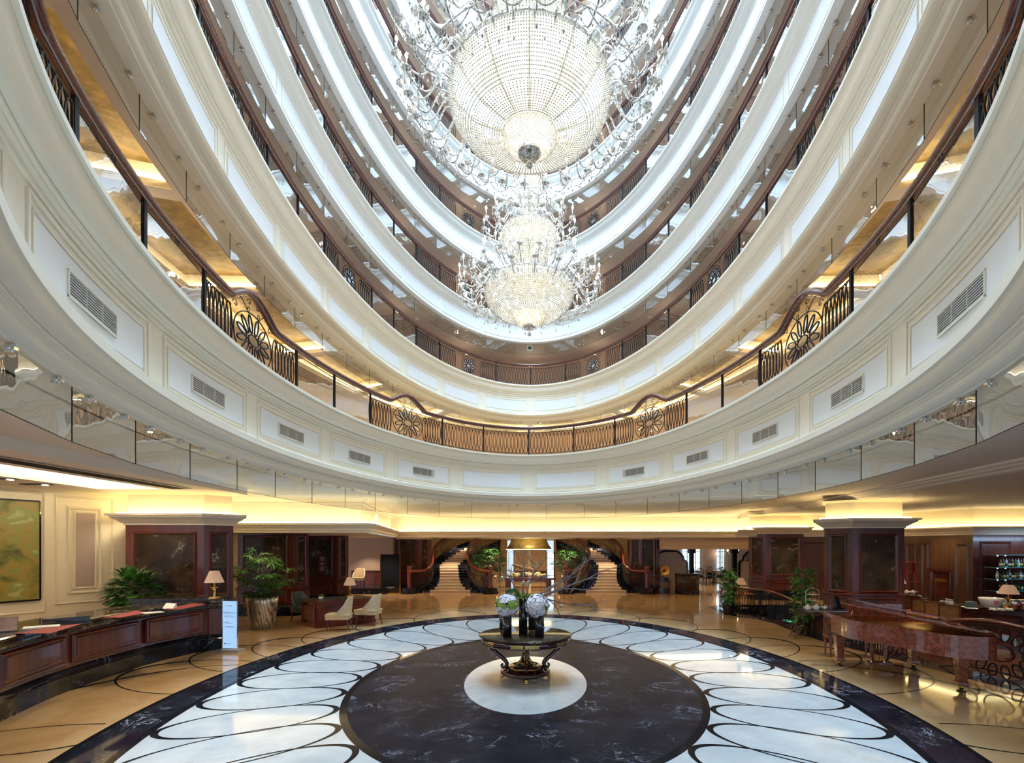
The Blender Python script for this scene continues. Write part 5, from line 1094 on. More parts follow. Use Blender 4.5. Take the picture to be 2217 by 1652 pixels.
# ---- railing on the marble kerb
kb = [(x+.32, y) for x, y in curb]; kc = bez([(x, y, 0) for x, y in kb[2:12]], 6)
rr = empty('ramp_railing'); tag(rr, 'black iron railing with red wooden handrail along the marble kerb behind the piano', 'railing')
def hz(y): 
    return .92 if y > 16.4 else (.60+.32*max(0, (y-13.2)/3.2) if y > 13.2 else (.60 if y > 10.6 else .60+.42*sin(min(1, (10.6-y)/2.2)*pi*.62)))
hb = MB(); hb.tube([(p.x, p.y, hz(p.y)) for p in kc], .04, 6); hb.build('handrail', M['rail'], rr)
lt = MB()
for i in range(len(kc)-1):
    p = (kc[i]+kc[i+1])/2; d = kc[i+1]-kc[i]; L = d.length
    if L < .02: continue
    d.normalize(); h_ = hz(p.y)
    if p.y < 10.3: continue
    nn = max(1, round(L/.13)); zb = .06 if p.y > 16.4 else h_-.72
    for q in range(nn): c = kc[i]+(kc[i+1]-kc[i])*((q+.5)/nn); lt.tube(oval(Vector((c.x, c.y, (h_-.1+zb)/2)), d, Vector((0, 0, 1)), .11, (h_-.1-zb)/2, 0, 12), .009, 4, closed=True)
lt.tube([(p.x, p.y, hz(p.y)-.08) for p in kc], .012, 4); lt.tube([(p.x, p.y, max(-.5, hz(p.y)-.85)) for p in kc], .014, 4); lt.build('lattice_panel', M['iron'], rr)
for y_ in (17.4, 16.4, 13.4, 10.4):
    x_ = at_y(kb, y_); mb = MB(); mb.tube([(x_, y_, -.1), (x_, y_, hz(y_))], .028, 4); mb.build('post', M['iron'], rr)
mb = MB(); gl = MB(); c = Vector((8.27, 8.95, .46)); d = Vector((.12, -.99, 0)).normalized(); up = Vector((0, 0, 1))
for k in range(14):
    an = 2*pi*k/14; cc = c+d*(.50*cos(an))+up*(.33*sin(an)); p_ = oval(cc, d, up, .12, .075, an, 14); mb.tube(p_, .012, 4, closed=True); gl.add(p_, [tuple(range(14))])
p_ = oval(c, d, up, .26, .15, 0, 18); mb.tube(p_, .012, 4, closed=True); gl.add(p_, [tuple(range(18))]); mb.tube(oval(c, d, up, .68, .47, 0, 30), .009, 4, closed=True)
for sx in (-1, 1):
    for sz in (-1, 1):
        cc = c+d*(sx*.72)+up*(sz*.36); mb.tube([cc+d*(sx*.13*(1-j/14)*cos(j*.6))+up*(sz*.13*(1-j/14)*sin(j*.6)) for j in range(15)], .008, 4)
r_o = mb.build('rosette_panel', M['iron'], rr); gl.build('rosette_glass', M['glass'], r_o)
# ---- climbing plants in pots
def pothos(px, py, hgt, label, lean=0):
    x, y, _ = G(px, py, 0); o = empty('climbing_plant', (x, y, 0)); tag(o, label, 'plant', 'climbing plants along the kerb')
    mb = MB(); mb.lathe([(.15, 0), (.20, .38), (.22, .40), (.20, .40), (.18, .34), (0, .34)], 20); mb.build('pot', mat('green_black_pot', (.02, .03, .028), .35, var=.1), o)
    mb = MB(); mb.cyl((0, 0, 0), .035, .3, hgt-.15, 8); mb.build('moss_pole', M['bark'], o); mb = MB()
    for i in range(230):
        z = rnd.uniform(.42, hgt); a = rnd.uniform(0, 2*pi); r_ = rnd.uniform(.08, .30 if z > hgt*.6 else .22); dd = Vector((cos(a), sin(a), rnd.uniform(-.9, .35))); leaf(mb, (r_*cos(a)*.8, r_*sin(a)*.8, z), dd, (0, 0, 1), rnd.uniform(.14, .22), rnd.uniform(.05, .075))
    mb.build('foliage', M['leafl'] if 0 else M['leaf'], o)
pothos(1577, 1331, 1.55, 'potted climbing plant on the black kerb at the far end of the railing'); pothos(1738, 1375, 1.78, 'potted climbing plant at the left of the grand piano')
# ---- scroll console with tea things
cs_ = empty('scroll_console', (7.25, 12.75, 0), R(-8)); tag(cs_, 'glass topped console with scrolling gilt iron base behind the piano', 'console')
mb = MB(); mb.box(-.62, .72, -.22, .22, .72, .74); mb.build('glass_top', M['glass'], cs_)
mb = MB()
def scroll(c, d, up, r, turns=1.6, n=22, w=.012): mb.tube([Vector(c)+Vector(d)*(r*(1-.75*i/n)*cos(i*turns*2*pi/n))+Vector(up)*(r*(1-.75*i/n)*sin(i*turns*2*pi/n)) for i in range(n+1)], w, 5)
for yy in (-.2, .2):
    for x_ in (-.55, .65): mb.tube(bez([(x_, yy, .70), (x_*.75, yy, .5), (x_*.9, yy, .25), (x_*1.1, yy, .05), (x_*1.15, yy, .02)], 5), .014, 5); scroll((x_*.82, yy, .22), (1, 0, 0), (0, 0, 1), .16)
    for k in range(9): scroll((-.5+k*.135, yy, .64), (1 if k % 2 else -1, 0, 0), (0, 0, 1), .065, 1.3, 14, .009)
mb.box(-.6, .7, -.21, -.19, .70, .72); mb.box(-.6, .7, .19, .21, .70, .72); mb.build('scroll_base', mat('aged_gilt', (.16, .10, .06), .4, .6, var=.4, vscale=20), cs_)
ts = empty('tiered_cake_stand', tuple(P(1759, 1320, 12.8))); ts.location.z = .745; tag(ts, 'three tier silver cake stand on the console left of the piano', 'cake stand')
mb = MB(); mb.tube([(-.17, 0, 0), (-.17, 0, .42)]+[(-.17*cos(a), 0, .42+.11*sin(a)) for a in [pi*i/8 for i in range(9)]]+[(.17, 0, 0)], .008, 6); mb.sphere((0, 0, .55), .018, 8); mb.build('arched_frame', M['chrome'], ts)
for z_ in (.05, .22, .36):
    mb = MB(); mb.lathe([(0, z_), (.10, z_), (.16, z_+.015), (.16, z_+.02), (.09, z_+.008)], 20); mb.build('plate', M['whitegloss'], ts)
mb = MB()
for z_ in (.24, .38):
    for k in range(4): mb.sphere((.06*cos(k*1.6), .05*sin(k*1.6), z_+.025), .028, 8)
mb.build('pastries', mat('pastry', (.55, .30, .14), .6, var=.3), ts)
def teapot(loc, s, label, m=None):
    o = empty('teapot', loc); tag(o, label, 'teapot', 'tea things'); m = m or M['whitegloss']
    mb = MB(); mb.lathe([(.03*s, 0), (.06*s, .03*s), (.065*s, .06*s), (.04*s, .10*s), (.02*s, .11*s), (.012*s, .125*s), (0, .13*s)], 14); mb.tube([(.055*s, 0, .05*s), (.09*s, 0, .07*s), (.105*s, 0, .10*s)], .01*s, 6); mb.tube([(-.055*s, 0, .08*s), (-.09*s, 0, .075*s), (-.09*s, 0, .04*s), (-.055*s, 0, .03*s)], .006*s, 5); mb.build('pot', m, o)
teapot((6.92, 12.62, .745), 1.2, 'white teapot under the cake stand, leftmost'); teapot((7.13, 12.62, .745), 1.2, 'white teapot between two others on the scroll console'); teapot((7.36, 12.62, .745), 1.2, 'silver teapot on the scroll console, nearest the black reader', M['chrome'])
kr = empty('menu_display', (7.78, 12.8, .745), R(20)); tag(kr, 'black angular menu display on the right end of the console', 'display'); mb = MB(); mb.box(-.14, .14, -.06, .06, 0, .03); mb.build('base', M['black'], kr); mb = MB(); mb.add([(-.07, -.04, .03), (.07, -.04, .03), (.07, .05, .30), (-.07, .05, .36), (-.07, .07, .03), (.07, .07, .03)], [(0, 1, 2, 3), (0, 3, 4), (1, 5, 2), (3, 2, 5, 4)]); mb.build('screen', M['black'], kr)
# ---- bar
bp = bez([(11.75, 17.4, 0), (12.35, 16.1, 0), (13.1, 15.0, 0), (13.9, 14.15, 0), (15.0, 13.5, 0), (17, 12.9, 0)], 4); bl_ = [(p.x, p.y) for p in bp]; bo = offs(bl_, .6, False)
sb = -1 if (Vector(bo[5])-Vector((18, 18))).length < (Vector(bl_[5])-Vector((18, 18))).length else 1   # outward towards the room
bar = empty('bar_counter'); tag(bar, 'long curved bar counter with brown marble top at the right', 'bar counter')
mb = MB(); sweep(mb, bl_, [(0, -.6), (0, .52)]); sweep(mb, bl_, [(sb*.05, -.6), (sb*.05, -.42), (0, -.40)]); 
for i in range(0, len(bl_)-4, 4):
    A, B = bl_[i], bl_[i+4]
    if sb > 0: raised(mb, A, B, .1, .1, -.30, .36, .07, .04, 0, 0)
    else: raised(mb, B, A, .1, .1, -.30, .36, .07, .04, 0, 0)
mb.build('front', MW, bar)
mb = MB(); sweep(mb, bl_, [(-sb*.6, .57), (sb*.16, .57), (sb*.19, .555), (sb*.19, .53), (sb*.14, .51), (-sb*.6, .51)]); mb.build('marble_top', M['darkemp'], bar)
def stool(loc, rz, label):
    o = empty('bar_stool', loc, rz); tag(o, label, 'bar stool', 'bar stools at the counter')
    mb = MB(); mb.box(-.24, .24, -.22, .22, .90, .97); mb.build('seat', M['tan'], o)
    mb = MB(); mb.box(-.21, .21, .215, .235, 1.02, 1.34); mb.build('back_cushion', mat('olive_back', (.20, .10, .03), .5, var=.2), o)
    mb = MB(); mb.box(-.25, -.21, .21, .25, .9, 1.38); mb.box(.21, .25, .21, .25, .9, 1.38); mb.box(-.25, .25, .21, .25, 1.34, 1.39); mb.box(-.25, .25, .21, .25, .98, 1.02); mb.box(-.25, .25, -.23, .23, .86, .90); mb.build('frame', M['redrail'] if 0 else M['wood'], o)
    for sx in (-.22, .22):
        for sy in (-.2, .22): mb = MB(); mb.box(sx-.02, sx+.02, sy-.02, sy+.02, 0, .87); mb.build('leg', M['wood'], o)
for i, (px, Y) in enumerate(((1966, 15.7), (1985, 14.95), (2014, 14.1), (2046, 13.3))):
    stool(((px-PX)/F*Y, Y, -.6), R(-62+180+180), ('bar stool half hidden by the marble column, furthest along the bar', 'second bar stool from the marble column', 'third bar stool from the marble column', 'bar stool nearest the camera with its tan seat showing')[i])
ZB = .575
def barpos(px, Y): return ((px-PX)/F*Y, Y, ZB)
gc = empty('giant_coffee_cup', barpos(2145, 14.45)); tag(gc, 'oversized white coffee cup with a red square logo on the bar', 'cup')
mb = MB(); mb.lathe([(.12, 0), (.14, .01), (.22, .10), (.27, .24), (.28, .29), (.265, .29), (.2, .1), (0, .03)], 32); mb.build('bowl', M['whitegloss'], gc)
mb = MB(); mb.tube([(.33+.085*cos(a), 0, .17+.075*sin(a)) for a in [2*pi*i/16 for i in range(16)]], .04, 8, closed=True); mb.build('handle', M['whitegloss'], gc)
RED = mat('logo_red', (.60, .02, .03), .4, var=.03)
mb = MB(); mb.box(-.13, -.03, -.268, -.255, .13, .22); mb.build('logo_square', RED, gc); text('lettering', 'illy', .06, facing((-.08, -.270, .175)), M['paper'], gc)
table_lamp('table_lamp', barpos(2183, 14.9), .62, 'table lamp with pleated shade behind the giant cup on the bar', rshade=.22)
for px, lb in ((2197, 'silver coffee canister with red logo, left of the two on the bar'), (2216, 'silver coffee canister with red logo at the right edge of the picture')):
    o = empty('coffee_canister', barpos(px, 14.1)); tag(o, lb, 'canister', 'coffee canisters on the bar'); mb = MB(); mb.lathe([(.11, 0), (.11, .27), (.10, .28), (0, .285)], 24); mb.build('can', M['chrome'], o); mb = MB(); mb.box(-.045, .045, -.118, -.108, .12, .2); mb.build('logo_square', RED, o); text('lettering', 'illy', .05, facing((0, -.121, .16)), M['paper'], o)
for i, (px, Y) in enumerate(((2146, 13.95), (2153, 13.85), (2163, 13.9), (2171, 13.8), (2181, 13.9), (2189, 13.8))):
    o = empty('espresso_cup', barpos(px, Y)); tag(o, 'small white espresso cup on its saucer in front of the giant cup', 'cup', 'espresso cups in front of the giant cup'); mb = MB(); mb.lathe([(0, .006), (.035, .006), (.065, .016), (.065, .02), (.03, .01)], 14); mb.build('saucer', M['whitegloss'], o)
    mb = MB(); mb.lathe([(.02, .012), (.035, .03), (.042, .07), (.038, .07), (.015, .02)], 12); mb.tube([(.042, 0, .06), (.06, 0, .045), (.038, 0, .03)], .005, 5); mb.build('cup', M['whitegloss'], o)
nb = empty('napkin_holder', barpos(2104, 14.6), R(30)); tag(nb, 'blue grey angled box on the bar left of the giant cup', 'box'); mb = MB(); mb.add([(-.16, -.1, 0), (.16, -.1, 0), (.16, .1, 0), (-.16, .1, 0), (-.20, -.06, .17), (.10, -.06, .17), (.10, .1, .17), (-.20, .1, .17)], [(0, 3, 2, 1), (4, 5, 6, 7), (0, 1, 5, 4), (1, 2, 6, 5), (2, 3, 7, 6), (3, 0, 4, 7)]); mb.build('box', mat('blue_grey_box', (.08, .14, .17), .4, var=.1), nb); mb = MB()
for k in range(4): mb.box(-.18, .12, -.105+k*.0, -.10, .02+k*.04, .028+k*.04)
mb.build('ribs', M['grille'], nb)
for i, (px, Y, lb) in enumerate(((1993, 15.95, 'cut glass jar on the bar, leftmost of the glassware'), (2003, 15.8, 'dark lidded glass jar on the bar near the wall lamp'), (2040, 15.2, 'black topped glass jar in the middle of the bar'), (2051, 15.1, 'green and clear glass cruet on the middle of the bar'), (2059, 14.95, 'low crystal glass bowl on the middle of the bar'))):
    o = empty('glass_jar', barpos(px, Y)); tag(o, lb, 'jar', 'glassware on the bar'); mb = MB(); mb.lathe([(.04, 0), (.07, .03), (.075, .09), (.05, .14), (.045, .15)], 14); mb.build('jar', mat('crystal_jar', (.55, .58, .60), .1, .3, var=.3, vscale=30), o); mb = MB(); mb.lathe([(.05, .15), (.05, .19), (0, .2)], 12); mb.build('lid', M['black'] if i in (1, 2) else M['chrome'], o)
for px, Y, lb in ((2086, 14.7, 'flat white napkin stack on the bar near the blue grey box'), (2103, 14.35, 'flat white menu card on the bar in front of the blue grey box')):
    mb = MB(); mb.box(-.14, .14, -.08, .08, 0, .012); tag(mb.build('white_card', M['paper'], loc=barpos(px, Y), rz=R(-35)), lb, 'card')
# round side table with tea service
o = empty('round_side_table', ((1978-PX)/F*17.4, 17.9, -.6)); tag(o, 'round dark table behind the bar carrying the tea service', 'table'); mb = MB(); mb.lathe([(.50, 1.20), (.52, 1.22), (.52, 1.25), (0, 1.25)], 32); mb.build('tabletop', M['darkemp'], o); mb = MB(); mb.lathe([(.3, 0), (.28, .04), (.05, .08), (.05, 1.2)], 18); mb.build('pedestal', M['black'], o)
for i, (dx, dy) in enumerate(((-.05, -.2), (.1, -.05), (.28, -.1))): teapot((o.location.x+dx, o.location.y+dy, .655), 1.15, ('white teapot left of three behind the bar', 'white teapot middle of three behind the bar', 'white teapot right of three behind the bar')[i])
# ladder
ld = empty('step_ladder', ((1972-PX)/F*19.5, 19.5, -.6)); tag(ld, 'red wooden step ladder leaning near the bar wall, beside the column', 'ladder'); zt_ = wz(1218, 19.5)+.6; LR = mat('ladder_red', (.30, .015, .02), .4, var=.1)
mb = MB(); mb.tube([(.12, 0, zt_), (.52, 0, 0)], .03, 4); mb.tube([(-.12, 0, zt_), (-.5, 0, 0)], .03, 4); mb.tube([(.1, .02, zt_), (.4, .7, 0)], .025, 4); mb.tube([(-.1, .02, zt_), (-.4, .7, 0)], .025, 4); mb.build('rails', LR, ld); mb = MB(); mb.box(-.2, .25, -.1, .12, zt_, zt_+.03); mb.build('top_cap', LR, ld)
for k in range(1, 6): mb = MB(); f_ = k/6; w_ = .12+.4*f_; mb.box(-w_+.02, w_, -.06, .05, zt_*(1-f_), zt_*(1-f_)+.03); mb.build('tread', LR, ld)
table_lamp('table_lamp', ((1960-PX)/F*18.6, 18.9, .55), .68, 'white table lamp half hidden by the marble column near the ladder')
o = empty('lamp_stand_table', ((1960-PX)/F*18.6, 18.9, -.6)); tag(o, 'small dark table carrying the half hidden white lamp near the ladder', 'table'); mb = MB(); mb.lathe([(.22, 1.12), (.22, 1.15), (0, 1.15)], 18); mb.build('tabletop', M['wood'], o); mb = MB(); mb.lathe([(.14, 0), (.03, .05), (.03, 1.12)], 12); mb.build('pedestal', M['wood'], o)
# bottle shelves
shx0 = (2150-PX)/F*17.9
for k, py in enumerate((1201, 1228, 1253.5, 1279)):
    z_ = wz(py, 17.9); o = empty('glass_shelf', (shx0, 17.95, z_)); tag(o, ('empty top glass shelf on the bar wall', 'second glass shelf from the top on the bar wall', 'third glass shelf from the top on the bar wall', 'lowest glass shelf on the bar wall')[k], 'shelf', 'glass bottle shelves')
    mb = MB(); mb.box(0, 3.0, -.15, .33, -.02, 0); mb.build('glass', mat('shelf_glass', (.10, .35, .35), .08, coat=1, var=.05) if k == 0 else bpy.data.materials['shelf_glass'], o)
    for q in (.06, .34): mb = MB(); mb.cyl((q, -.155, -.05), .02, 0, .03, 10); mb.build('shelf_light', M['day'], o)
bl_m = [mat('amber_bottle', (.22, .07, .015), .08, coat=.8, var=.2), mat('dark_bottle', (.02, .015, .012), .08, coat=.8, var=.2), mat('clear_bottle', (.45, .50, .52), .08, coat=.8, var=.2), mat('green_bottle', (.015, .14, .06), .08, coat=.8, var=.2)]
lb_m = [mat('label_cream', (.75, .68, .50), .6, var=.1), mat('label_yellow', (.75, .50, .05), .6, var=.1), mat('label_black', (.03, .03, .03), .6, var=.1)]
nm_c = ['amber', 'dark', 'clear', 'green']; nm_l = ['cream', 'yellow', 'black']; posw = ['leftmost', 'second', 'third', 'fourth', 'fifth', 'sixth', 'seventh', 'eighth', 'ninth', 'tenth', 'eleventh']
for row, (py, xs) in enumerate(((1228, (2167, 2173, 2180, 2186, 2193, 2200, 2206, 2212, 2218)), (1253.5, (2160, 2167, 2174, 2181, 2187, 2192, 2198, 2204, 2211, 2217)), (1279, (2166, 2173, 2180, 2186, 2192, 2199, 2206, 2213)))):
    for i, px in enumerate(xs):
        z_ = wz(py, 17.9); ci = (row*2+i*3+(3 if row == 2 and i > 3 else 0)) % 4 if not (row == 2 and i > 4) else 3; li = (i+row) % 3; o = empty('liquor_bottle', ((px-PX)/F*17.9, 17.92, z_)); hh = rnd.uniform(.9, 1.1)
        tag(o, '%s bottle with %s label on the %s bottle shelf, %s' % (nm_c[ci], nm_l[li], ('upper', 'middle', 'lower')[row], posw[i]+(' from left' if i else ' of its row')), 'bottle', 'bottles on the bar shelves')
        mb = MB(); mb.lathe([(.042, 0), (.045, .01), (.045, .18*hh), (.035, .22*hh), (.015, .25*hh), (.014, .31*hh)], 12); mb.build('glass', bl_m[ci], o); mb = MB(); mb.lathe([(.018, .30*hh), (.018, .33*hh), (0, .33*hh)], 8); mb.build('cap', RED if i % 3 == 1 else M['black'], o)
        mb = MB(); mb.lathe([(.0465, .05), (.0465, .13)], 12); mb.build('label', lb_m[li], o)
area('bar_shelf_light', (shx0+1.4, 17.3, 2.6), 2.4, .3, 30, (.5, .7, 1), (R(25), 0, 0))
for bx_, by_ in ((13.6, 15.8), (12.6, 19.0), (15.0, 19.0), (15.5, 15.2)):
    l = bpy.data.lights.new('bar_fill_spot', 'SPOT'); l.energy = 130; l.color = (1, .78, .5); l.spot_size = R(95); l.spot_blend = .6; l.shadow_soft_size = .05; q = bpy.data.objects.new('bar_fill_spot', l); COL.objects.link(q); q.location = (bx_, by_, 3.6)  # unseen spots without fixtures, added to light the bar
# low table lamp and sideboard behind the railing near the far plant
table_lamp('table_lamp', ((1603-PX)/F*20.6, 20.6, .42), .62, 'table lamp with white shade beyond the far climbing plant', rshade=.2)
o = empty('side_table', ((1603-PX)/F*20.6, 20.6, 0)); tag(o, 'small side table under the lamp beyond the far climbing plant', 'table'); mb = MB(); mb.box(-.4, .5, -.2, .2, .38, .42); mb.build('tabletop', M['tan'], o)
for sx in (-.35, .45):
    for sy in (-.16, .16): mb = MB(); mb.box(sx-.02, sx+.02, sy-.02, sy+.02, 0, .38); mb.build('leg', MW, o)
exit_sign((8.6, 16.9, -.25), 'green exit sign low behind the kerb railing')
# ---- restaurant entrance
def screen(x0, x1, Y, label, panel=None, ztop=None):
    o = empty('arched_screen', ((x0+x1)/2, Y, 0)); tag(o, label, 'screen', 'dark arched screens at the restaurant'); w_ = (x1-x0)/2; zt = ztop or 2.15
    mb = MB(); arch = [(-w_, 0, 0), (-w_, 0, zt-.75), (-w_+.05, 0, zt-.62), (-w_+.18, 0, zt-.55), (-w_+.24, 0, zt-.35), (-w_+.42, 0, zt-.15), (-w_+.6, 0, zt-.08)]
    A = arch+[(-x, y, z) for x, y, z in arch[::-1]]
    mb.tube(A, .07, 4); mb.build('arch_frame', M['black'], o)
    if panel: mb = MB(); mb.add([(x, .02, z) for x, y, z in A], [tuple(range(len(A)))]); mb.build('panel', panel, o)
    return o
px2x = lambda px, Y: (px-PX)/F*Y
mir = pane('etched_glass', (.75, .80, .88), .25, .15)
screen(px2x(1412, 26.6), px2x(1488, 26.6), 26.6, 'dark arched screen with pale etched panel behind the gramophone', mat('etched_panel', (.45, .38, .36), .35, var=.15, vscale=14))
sc = screen(px2x(1600, 26.6), px2x(1650, 26.6), 26.6, 'dark arched screen with pale name panel beside the marble column', mat('sign_panel', (.62, .50, .44), .5, var=.03)); text('lettering', 'La V', .42, facing((-.28, -.05, 1.66)), M['black'], sc, 'LEFT', shear=.3)
for px in (1497, 1590): o = empty('dark_post', (px2x(px, 26.6), 26.6, 0)); tag(o, 'dark square post framing the restaurant entrance, %s' % ('left of the dining tables' if px < 1550 else 'right of the dining tables'), 'post', 'restaurant entrance posts'); mb = MB(); mb.box(-.10, .10, -.1, .1, 0, 2.0); mb.build('shaft', M['black'], o); mb = MB(); mb.box(-.16, .16, -.12, .12, 1.95, 2.2); mb.build('capital', M['black'], o)
bd = empty('reception_podium', (px2x(1488, 24.9), 24.9, 0)); tag(bd, 'rounded dark studded leather podium at the restaurant entrance', 'podium'); LTH = mat('dark_leather', (.045, .025, .02), .4, var=.25, bump=.2, bscale=10)
mb = MB(); mb.lathe([(.58, .18), (.58, .96), (.55, .96)], 28, sy=.7); mb.build('body', LTH, bd); mb = MB(); mb.lathe([(.62, .94), (.62, 1.0), (0, 1.0)], 28, sy=.7); mb.build('top', M['black'], bd); mb = MB(); mb.lathe([(.60, 0), (.60, .18), (.58, .18)], 28, sy=.7); mb.build('plinth', M['nero'], bd); mb = MB()
for r_ in range(4):
    for q in range(9): a = -pi+.25+q*.33; mb.sphere((.585*cos(a), .41*sin(a), .28+r_*.18), .012, 5)
mb.build('studs', M['brass'], bd)
gm = empty('gramophone', (px2x(1437, 25.0), 25.0, .62)); tag(gm, 'gramophone with fluted brass horn on a small table beside the right staircase', 'gramophone')
mb = MB(); mb.box(-.2, .2, -.17, .17, 0, .16); mb.box(-.22, .22, -.19, .19, .0, .03); mb.build('case', M['black'], gm)
mb = MB(); n_ = 24; rows = []
for (r_, t_) in ((.02, 0), (.04, .12), (.08, .2), (.17, .28), (.24, .30)):
    rows.append([(r_*(1+.06*cos(8*2*pi*i/n_)*(r_ > .1))*cos(2*pi*i/n_), -t_+.12, r_*(1+.06*cos(8*2*pi*i/n_)*(r_ > .1))*sin(2*pi*i/n_)+.50) for i in range(n_)])
for j in range(4):
    for i in range(n_): k = (i+1) % n_; mb.add([rows[j][i], rows[j][k], rows[j+1][k], rows[j+1][i]], [(0, 1, 2, 3)], 0, True)
mb.build('horn', M['brass'], gm); mb = MB(); mb.tube([(0, .12, .5), (0, .15, .35), (0, .08, .16)], .018, 6); mb.build('tone_arm', M['brass'], gm)
o = empty('small_table', (px2x(1437, 25.0), 25.0, 0)); tag(o, 'small dark table under the gramophone', 'table'); mb = MB(); mb.box(-.32, .32, -.2, .2, .58, .62); mb.build('tabletop', M['wood'], o)
for sx in (-.26, .26):
    for sy in (-.15, .15): mb = MB(); mb.tube([(sx, sy, 0), (sx, sy, .58)], .018, 5); mb.build('leg', M['wood'], o)
mb = MB(); mb.box(-.24, .24, -.14, .14, .02, .28); mb.build('lower_cabinet', M['black'], o)
def dchair(x, y, rz, label):
    o = empty('dining_chair', (x, y, 0), rz); tag(o, label, 'chair', 'dining chairs in the restaurant'); mb = MB(); mb.box(-.22, .22, -.22, .22, .42, .47); mb.build('seat', M['black'], o)
    mb = MB(); mb.tube(oval(Vector((0, .22, .76)), Vector((1, 0, 0)), Vector((0, 0, 1)), .2, .22, 0, 14), .022, 5, closed=True); mb.tube(oval(Vector((0, .22, .76)), Vector((1, 0, 0)), Vector((0, 0, 1)), .08, .2, 0, 12), .012, 4, closed=True); mb.box(-.18, .18, .21, .23, .46, .55); mb.build('backrest', M['black'], o)
    for sx in (-.2, .2):
        for sy in (-.2, .2): mb = MB(); mb.tube([(sx, sy, .42), (sx*1.1, sy*1.15, 0)], .02, 4); mb.build('leg', M['black'], o)
for i, (px, Y, rz) in enumerate(((1502, 33.5, 20), (1516, 31.0, 160), (1532, 30.2, 190), (1540, 33.5, 10), (1556, 31.2, 170), (1570, 33.0, 40), (1582, 30.4, 200))):
    dchair(px2x(px, Y), Y, R(rz), ('leftmost dining chair beside the restaurant window', 'dining chair at the front left restaurant table, left side', 'dining chair at the front left restaurant table, right side', 'dining chair in the back row, middle of the restaurant', 'dining chair in the middle of the front row', 'dining chair in the back row nearest the wall lamp', 'rightmost dining chair behind the far climbing plant')[i])
for i, (px, Y) in enumerate(((1510, 32.3), (1546, 32.6), (1586, 31.8))):
    o = empty('dining_table', (px2x(px, Y), Y, 0)); tag(o, ('dining table at the left of the restaurant by the window', 'dining table in the middle of the restaurant', 'dining table at the right of the restaurant')[i], 'table', 'dining tables in the restaurant'); mb = MB(); mb.box(-.45, .45, -.4, .4, .72, .76); mb.build('tabletop', M['tan'], o); mb = MB(); mb.cyl((0, 0, 0), .05, .02, .72, 10); mb.cyl((0, 0, 0), .25, 0, .03, 16); mb.build('pedestal', M['black'], o)
o = empty('wall_sconce', (px2x(1552, 37.7), 37.7, wz(1202, 37.7))); tag(o, 'glowing wall sconce on the restaurant back wall', 'lamp'); mb = MB(); mb.sphere((0, -.1, .1), .10, 10); mb.build('globe', glow('sconce_glow', (1, .75, .45), 14), o); mb = MB(); mb.tube([(0, 0, -.1), (0, -.1, -.08), (0, -.1, .03)], .02, 5); mb.build('bracket', M['brass'], o)
o = empty('restaurant_chandelier', (px2x(1582, 31), 31, 2.7)); tag(o, 'small bright glass chandelier in the restaurant', 'chandelier'); mb = MB(); mb.tube([(0, 0, 0), (0, 0, -.75)], .015, 4)
for k in range(8): a = k*pi/4; mb.tube([(0, 0, -.75), (.3*cos(a), .3*sin(a), -.85), (.45*cos(a), .45*sin(a), -.7)], .012, 4)
mb.build('arms', M['chrome'], o)
for k in range(8): a = k*pi/4; mb = MB(); mb.sphere((.45*cos(a), .45*sin(a), -.63), .05, 8); mb.build('bulb', glow('rest_bulb', (1, .85, .65), 10) if k == 0 else bpy.data.materials['rest_bulb'], o)
#==STAGE6==
# ================================================================== crystal chandeliers
m_, nt_, b_ = nodes('crystal'); b_.inputs['Base Color'].default_value = (.90, .90, .88, 1); b_.inputs['Roughness'].default_value = .12; b_.inputs['Coat Weight'].default_value = 1; b_.inputs['Subsurface Weight'].default_value = 0; b_.inputs['Metallic'].default_value = .25; M['crystal'] = m_
tc_ = nt_.nodes.new('ShaderNodeTexCoord'); n_ = nt_.nodes.new('ShaderNodeTexNoise'); n_.inputs['Scale'].default_value = 30; r_ = nt_.nodes.new('ShaderNodeValToRGB'); r_.color_ramp.elements[0].color = (.26, .25, .21, 1); r_.color_ramp.elements[1].color = (.92, .93, .95, 1); r_.color_ramp.elements[0].position = .38; r_.color_ramp.elements[1].position = .55
nt_.links.new(tc_.outputs['Object'], n_.inputs['Vector']); nt_.links.new(n_.outputs[0], r_.inputs[0]); nt_.links.new(r_.outputs[0], b_.inputs['Base Color'])
def veil():
    m = bpy.data.materials.new('bead_veil'); m.use_nodes = True; nt = m.node_tree; nt.nodes.clear(); N = nt.nodes.new; L = nt.links.new
    o = N('ShaderNodeOutputMaterial'); mx = N('ShaderNodeMixShader'); t = N('ShaderNodeBsdfTransparent'); a = N('ShaderNodeAddShader'); d = N('ShaderNodeBsdfDiffuse'); tr = N('ShaderNodeBsdfTranslucent')
    d.inputs[0].default_value = (.42, .40, .35, 1); tr.inputs[0].default_value = (.50, .46, .38, 1); L(d.outputs[0], a.inputs[0]); L(tr.outputs[0], a.inputs[1]); mx.inputs[0].default_value = .40
    L(t.outputs[0], mx.inputs[1]); L(a.outputs[0], mx.inputs[2]); L(mx.outputs[0], o.inputs[0]); return m
M['veil'] = veil()
